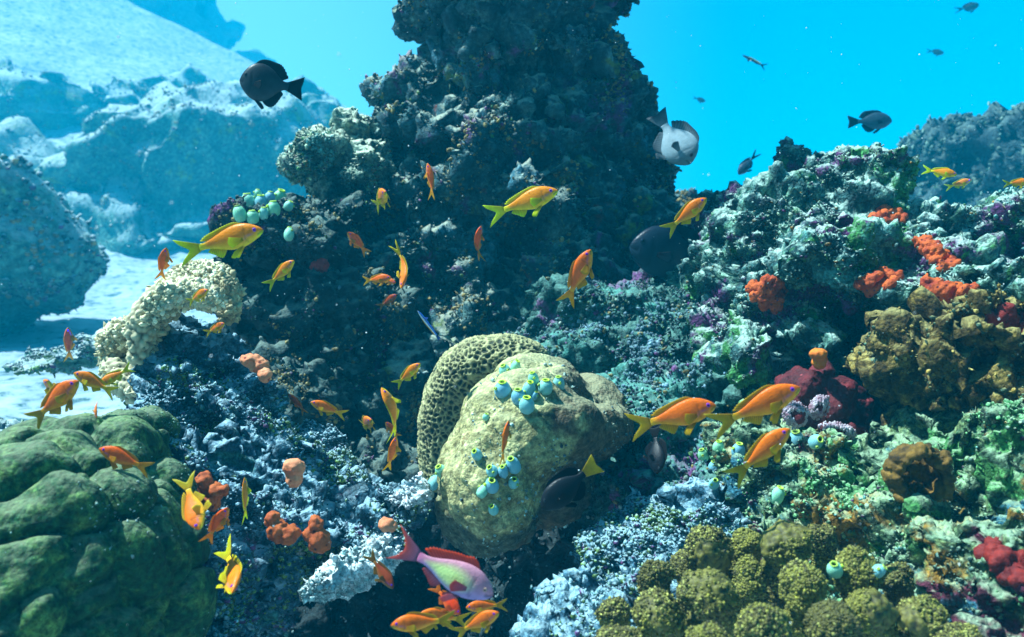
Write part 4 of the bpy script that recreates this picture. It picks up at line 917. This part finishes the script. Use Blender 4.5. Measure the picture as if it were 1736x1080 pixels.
PARTS = {}
def get_parts(key, sp, bend):
    k = (key, round(bend, 2))
    if k not in PARTS: PARTS[k] = species(sp, bend)
    return PARTS[k]
def fish(name, key, sp, H, T, d, label, cat='fish', group=None, dors=1, phi=0, roll=0, bend=0., tint=(1, 1, 1), deep=1.0, wide=1.0, full=0):
    """H snout pixel, T tail-tip pixel, d distance; dors +1 when the back lies to the left of the heading in the picture;
    phi: heading turned towards (+) the viewer; roll: back turned towards the viewer"""
    dx, dy = H[0] - T[0], T[1] - H[1]; ln = math.hypot(dx, dy); th = math.atan2(dy, dx); p = R(phi)
    if full:                                    # true length in photo pixels given: the rest is foreshortening
        p = math.copysign(math.acos(min(.98, ln / full)), phi); ln = full * math.cos(p)
    size = ln * d / FPX / max(math.cos(p), .15)
    h = (CR * math.cos(th) + CU * math.sin(th)) * math.cos(p) - CF * math.sin(p)
    d0 = (-CR * math.sin(th) + CU * math.cos(th)) * dors; wv = h.cross(d0)
    if wv.dot(CF) > 0: wv = -wv
    dz = d0 * math.cos(R(roll)) + wv * math.sin(R(roll)); y = dz.cross(h)
    root = bpy.data.objects.new(name, None); link(root)
    c = P((H[0] + T[0]) / 2, (H[1] + T[1]) / 2, d); deep = deep * (1.13 if sp is ANTH else 1)
    rot = Matrix((h, y, dz)).transposed()
    root.rotation_mode = 'QUATERNION'; root.rotation_quaternion = rot.to_quaternion(); root.location = c; root.scale = (size, size * wide, size * deep)
    tag(root, label, cat, group)
    if sp is ANTH: j_ = (H[0] * 7 + H[1] * 3) % 11 / 11; tint = (tint[0] * (.94 + .06 * j_), tint[1] * (.84 + .34 * j_), tint[2]); root.scale[2] *= .95 + .1 * ((H[0] * 5) % 7) / 7
    for nm, me in get_parts(key, sp, bend):
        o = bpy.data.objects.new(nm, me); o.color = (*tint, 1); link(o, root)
    return root

GF = 'small orange reef fish swimming over the reef'
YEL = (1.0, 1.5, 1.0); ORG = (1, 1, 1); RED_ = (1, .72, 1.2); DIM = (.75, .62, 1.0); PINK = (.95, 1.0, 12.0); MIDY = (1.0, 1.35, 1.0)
A = [  # head, tail, distance, label, options
 ((945, 324), (823, 366), 1.25, 'yellow-orange fish swimming right in front of the lower part of the dark pinnacle', dict(tint=YEL, phi=8)),
 ((448, 390), (300, 430), 1.05, 'large yellow-orange fish with spread yellow tail just below the left sea squirts', dict(tint=YEL, phi=5, roll=6)),
 ((1196, 337), (1128, 394), 1.25, 'orange fish climbing to the right in the gap between the pinnacle and the reef wall', dict(tint=MIDY, phi=10)),
 ((1000, 424), (958, 520), 1.2, 'orange fish swimming steeply upward below the pinnacle at its right', dict(phi=15, tint=ORG, bend=.15)),
 ((500, 442), (450, 487), 1.4, 'orange-yellow fish climbing to the right over the shaded outcrop', dict(tint=MIDY, phi=10)),
 ((286, 421), (268, 476), 1.35, 'slim reddish fish rising just above the leather coral', dict(tint=RED_, phi=20, roll=40)),
 ((357, 492), (312, 514), 1.3, 'small orange fish in front of the upper fold of the leather coral', dict(tint=MIDY, phi=25)),
 ((384, 548), (345, 566), 1.3, 'small orange-red fish at the right foot of the leather coral', dict(tint=ORG, phi=25)),
 ((118, 555), (117, 614), 1.5, 'pale pink slender fish hanging nose-up over the sand at far left', dict(tint=PINK, phi=10, roll=60, bend=.12)),
 ((726, 278), (736, 338), 1.5, 'small red-orange fish rising nose-up against the pinnacle', dict(tint=RED_, phi=15, roll=50, dors=-1, bend=.15)),
 ((660, 331), (632, 345), 1.5, 'plump foreshortened orange fish with yellow belly beside the rock ledge', dict(tint=MIDY, phi=55, full=90)),
 ((815, 383), (802, 442), 1.5, 'curved red-orange fish rising in the middle of the dark hollow', dict(tint=RED_, phi=10, roll=55, bend=-.45)),
 ((592, 395), (621, 429), 1.7, 'smallest orange fish alone left of the dark hollow', dict(tint=RED_, phi=30, dors=-1, bend=.2)),
 ((684, 490), (688, 414), 1.35, 'orange fish diving head down with yellow pectoral fins spread both sides', dict(tint=ORG, phi=25, roll=60, bend=-.45)),
 ((664, 471), (612, 476), 1.6, 'orange fish swimming right just behind the diving one', dict(tint=ORG, phi=15, bend=.1)),
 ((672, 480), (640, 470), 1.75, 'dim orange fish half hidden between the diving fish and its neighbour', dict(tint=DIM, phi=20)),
 ((674, 500), (640, 522), 1.9, 'dim red fish in the shade below the diving one', dict(tint=(.5, .4, 1), phi=20)),  # tint darkened: the shade is in the fish's colour
 ((713, 616), (667, 656), 1.4, 'orange fish climbing right beside the honeycomb coral', dict(tint=MIDY, phi=10)),
 ((649, 656), (692, 742), 1.25, 'strongly curved orange fish with its tail bent down beside the honeycomb coral', dict(tint=(1, 1.3, 1), phi=5, roll=65, bend=.5, dors=1)),
 ((528, 681), (587, 706), 1.35, 'orange fish swimming left above the ridge slope', dict(tint=ORG, dors=-1, phi=10)),
 ((491, 667), (518, 702), 1.5, 'dull brownish-orange fish left of the one swimming left above the ridge', dict(tint=DIM, dors=-1, phi=20, roll=30)),
 ((635, 708), (606, 728), 1.5, 'small plump orange-yellow fish between the ridge and the honeycomb coral', dict(tint=MIDY, phi=45, full=80)),
 ((655, 715), (676, 744), 1.6, 'dim orange fish partly hidden above the small rising one', dict(tint=DIM, dors=-1, phi=25)),
 ((672, 740), (658, 803), 1.3, 'orange fish rising nose-up to the left of the mound foot', dict(tint=ORG, phi=10, roll=45, bend=.15)),
 ((137, 645), (44, 720), 1.0, 'largest orange fish at far left, climbing to the right over pale sand', dict(tint=ORG, phi=8)),
 ((100, 643), (70, 676), 1.15, 'orange fish half hidden behind the largest one at far left', dict(tint=MIDY, phi=45, full=85)),
 ((127, 632), (198, 668), 1.1, 'orange-yellow fish facing left between its neighbours at far left', dict(tint=MIDY, dors=-1, phi=5)),
 ((172, 652), (222, 622), 1.2, 'yellow-finned fish whose tail points up right in front of the leather coral foot', dict(tint=YEL, dors=-1, phi=15)),
 ((166, 708), (158, 668), .88, 'small curved orange fish just above the dark green coral', dict(tint=ORG, phi=20, roll=55, bend=.4)),
 ((170, 760), (258, 798), .95, 'red-backed orange fish swimming left over the dark green coral', dict(tint=RED_, dors=-1, phi=5)),
 ((348, 892), (304, 812), .95, 'plump orange fish diving with yellow fins spread before the rusty sponge', dict(tint=ORG, phi=30, roll=15, dors=-1, bend=.1, deep=1.15)),
 ((390, 858), (344, 922), 1.0, 'slim red-orange fish climbing right of the plump diving one', dict(tint=RED_, phi=15, roll=35)),
 ((417, 808), (416, 888), 1.05, 'thin yellow fish seen end-on from behind between two sponges', dict(tint=(1, 1.55, 1), phi=10, roll=85, wide=.55)),
 ((416, 985), (372, 948), .95, 'plump foreshortened orange fish low at left over the shaded slope', dict(tint=MIDY, phi=35, bend=-.2, full=145)),
 ((862, 712), (848, 790), 1.1, 'slim orange fish rising in front of the beige mound', dict(tint=(1, .9, 1), phi=10, roll=70, wide=.85)),
 ((1212, 686), (1066, 728), .95, 'large orange fish right of the beige mound, leftmost of the three biggest', dict(tint=(1, .95, 1), phi=5)),
 ((1354, 656), (1206, 728), .92, 'biggest orange fish, topmost of the three before the red sponge', dict(tint=(1, .95, 1), phi=5, roll=5)),
 ((1337, 726), (1238, 815), .95, 'large orange fish below the biggest one, lowest of the three', dict(tint=(1, .95, 1), phi=5)),
 ((1620, 297), (1566, 286), 1.6, 'small orange fish in front of the shaded rock head at right', dict(tint=YEL, phi=10)),
 ((1645, 306), (1604, 318), 1.6, 'small pale orange fish just right of and below its twin at the right rock head', dict(tint=(1, 1.7, 6), phi=10)),
 ((1746, 308), (1700, 312), 1.6, 'small yellow fish cut off by the right edge of the picture', dict(tint=YEL, phi=5)),
 ((664, 1057), (772, 1052), .85, 'orange fish facing left at the bottom edge, leftmost under the pink fish', dict(tint=(1, .85, 1), dors=-1, phi=10)),
 ((712, 1036), (794, 1056), .92, 'orange fish facing left at the bottom, second from the left under the pink fish', dict(tint=ORG, dors=-1, phi=20)),
 ((846, 1034), (768, 1080), .88, 'orange fish facing right at the bottom edge under the head of the pink fish', dict(tint=ORG, phi=15)),
 ((790, 1028), (860, 1026), .96, 'orange fish whose tail sticks out right at the bottom, behind the others', dict(tint=ORG, dors=-1, phi=10)),
 ((780, 1040), (732, 992), .92, 'bright red-orange fish directly under the belly of the pink fish', dict(tint=(1, .42, 1), phi=10, deep=1.2)),
 ((668, 995), (622, 938), 1.1, 'dark brownish-red fish in the shade left of the pink fish', dict(tint=(.3, .25, 1), phi=15)),  # shade worked into the tint, far below the other fish
]
for i, (H, T, d, lb, k) in enumerate(A):
    bd = k.pop('bend', [0.06, -.06, .1][i % 3])
    fish('orange_fish', 'anthias', ANTH, H, T, d, lb, 'fish', GF, bend=bd, **k)
fish('pink_fish', 'male', MALE, (836, 1006), (664, 924), .82, 'pink and violet fish with a yellow-green flank patch and red fins at bottom centre', phi=5, bend=.05, roll=4)
GD2 = 'dark round-bodied fish in the open water'
fish('dark_fish', 'dams', DAMS, (408, 136), (513, 150), 1.5, 'round black fish with a broad tail at upper left over the sand', group=GD2, dors=-1, phi=5, deep=1.25)
fish('grey_fish', 'grey', GREY, (1168, 280), (1114, 188), 1.9, 'silvery grey deep-bodied fish heading down at the right side of the pinnacle', dors=1, phi=15, deep=1.15, roll=5)
fish('large_dark_fish', 'dams', DAMS, (1066, 418), (1240, 450), 2.0, 'large dark fish half hidden behind the reef wall below the pinnacle edge', dors=-1, phi=10, tint=(.5, .7, 1.0))
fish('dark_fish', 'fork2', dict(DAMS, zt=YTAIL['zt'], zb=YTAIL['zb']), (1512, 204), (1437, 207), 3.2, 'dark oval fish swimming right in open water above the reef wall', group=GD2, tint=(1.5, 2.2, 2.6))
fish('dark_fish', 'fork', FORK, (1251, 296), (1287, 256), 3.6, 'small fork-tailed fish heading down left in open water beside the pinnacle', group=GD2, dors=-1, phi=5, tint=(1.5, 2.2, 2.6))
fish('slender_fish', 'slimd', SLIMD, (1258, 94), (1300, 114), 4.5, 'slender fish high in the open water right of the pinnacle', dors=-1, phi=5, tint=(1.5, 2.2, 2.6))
GH = 'faint far-off fish high in the open water'
fish('distant_fish', 'fork', FORK, (1196, 172), (1174, 165), 9, 'faint far-off fish just right of the pinnacle', group=GH)
fish('distant_fish', 'fork', FORK, (1600, 90), (1570, 86), 9, 'faint far-off fish above the right rock head', group=GH)
fish('distant_fish', 'fork', FORK, (1660, 8), (1618, 18), 8, 'faint far-off fish at the top edge near the right corner', group=GH)
fish('yellow_tailed_fish', 'ytail', YTAIL, (918, 860), (1014, 786), 1.05, 'black fish with a bright yellow tail before the shaded flank of the mound', dors=-1, phi=5)
fish('black_fish', 'ytail2', dict(YTAIL, tailcol=YTAIL['fin']), (1112, 800), (1112, 725), 1.08, 'black fish diving behind the leftmost of the three biggest orange fish', dors=1, phi=25, roll=35)
fish('cleaner_wrasse', 'slim', SLIM, (709, 527), (745, 576), 1.4, 'tiny bright blue striped fish in the dark hollow', dors=1, phi=15, roll=30)

# ------------------------------------------------------------------ drifting particles
def snow():
    rg = np.random.default_rng(5); V, T, k = [], [], 0; tv, tf = ICO1
    for i in range(900):
        d = .5 + rg.random() ** .8 * 2.2; c = np.array(P(rg.random() * 1900 - 80, rg.random() * 1240 - 80, d)); r = (.00028 + rg.random() ** 4 * .0008) * d ** .6
        V.append(tv * (r * (.7 + rg.random((1, 3)) * .7)) + c); T.append(tf + k); k += len(tv)
    m = plain_mat('drifting_particle', (.7, .75, .75), (.85, .88, .88), 90, .8, 0, 100, .001)
    tag(mobj('drifting_particles', np.concatenate(V), [np.concatenate(T)], m), kind='stuff')
snow()

# ------------------------------------------------------------------ the water's haze
def haze():
    x0, x1, y0, y1, z0, z1 = -35, 35, -4.5, 41, -24, 10.5
    v = [(x, y, z) for x in (x0, x1) for y in (y0, y1) for z in (z0, z1)]
    f = [[0, 1, 3, 2], [4, 6, 7, 5], [0, 4, 5, 1], [2, 3, 7, 6], [0, 2, 6, 4], [1, 5, 7, 3]]
    m = bpy.data.materials.new('haze'); m.use_nodes = True; N, L = m.node_tree.nodes, m.node_tree.links; N.clear()
    pv = N.new('ShaderNodeVolumePrincipled'); pv.inputs['Color'].default_value = (.0, .55, .89, 1); pv.inputs['Density'].default_value = .027
    pv.inputs['Anisotropy'].default_value = 0.0
    ou = N.new('ShaderNodeOutputMaterial'); L.new(pv.outputs[0], ou.inputs['Volume'])
    o = mobj('haze', v, [np.array(f)], m, smooth=False); tag(o, kind='stuff')
haze()
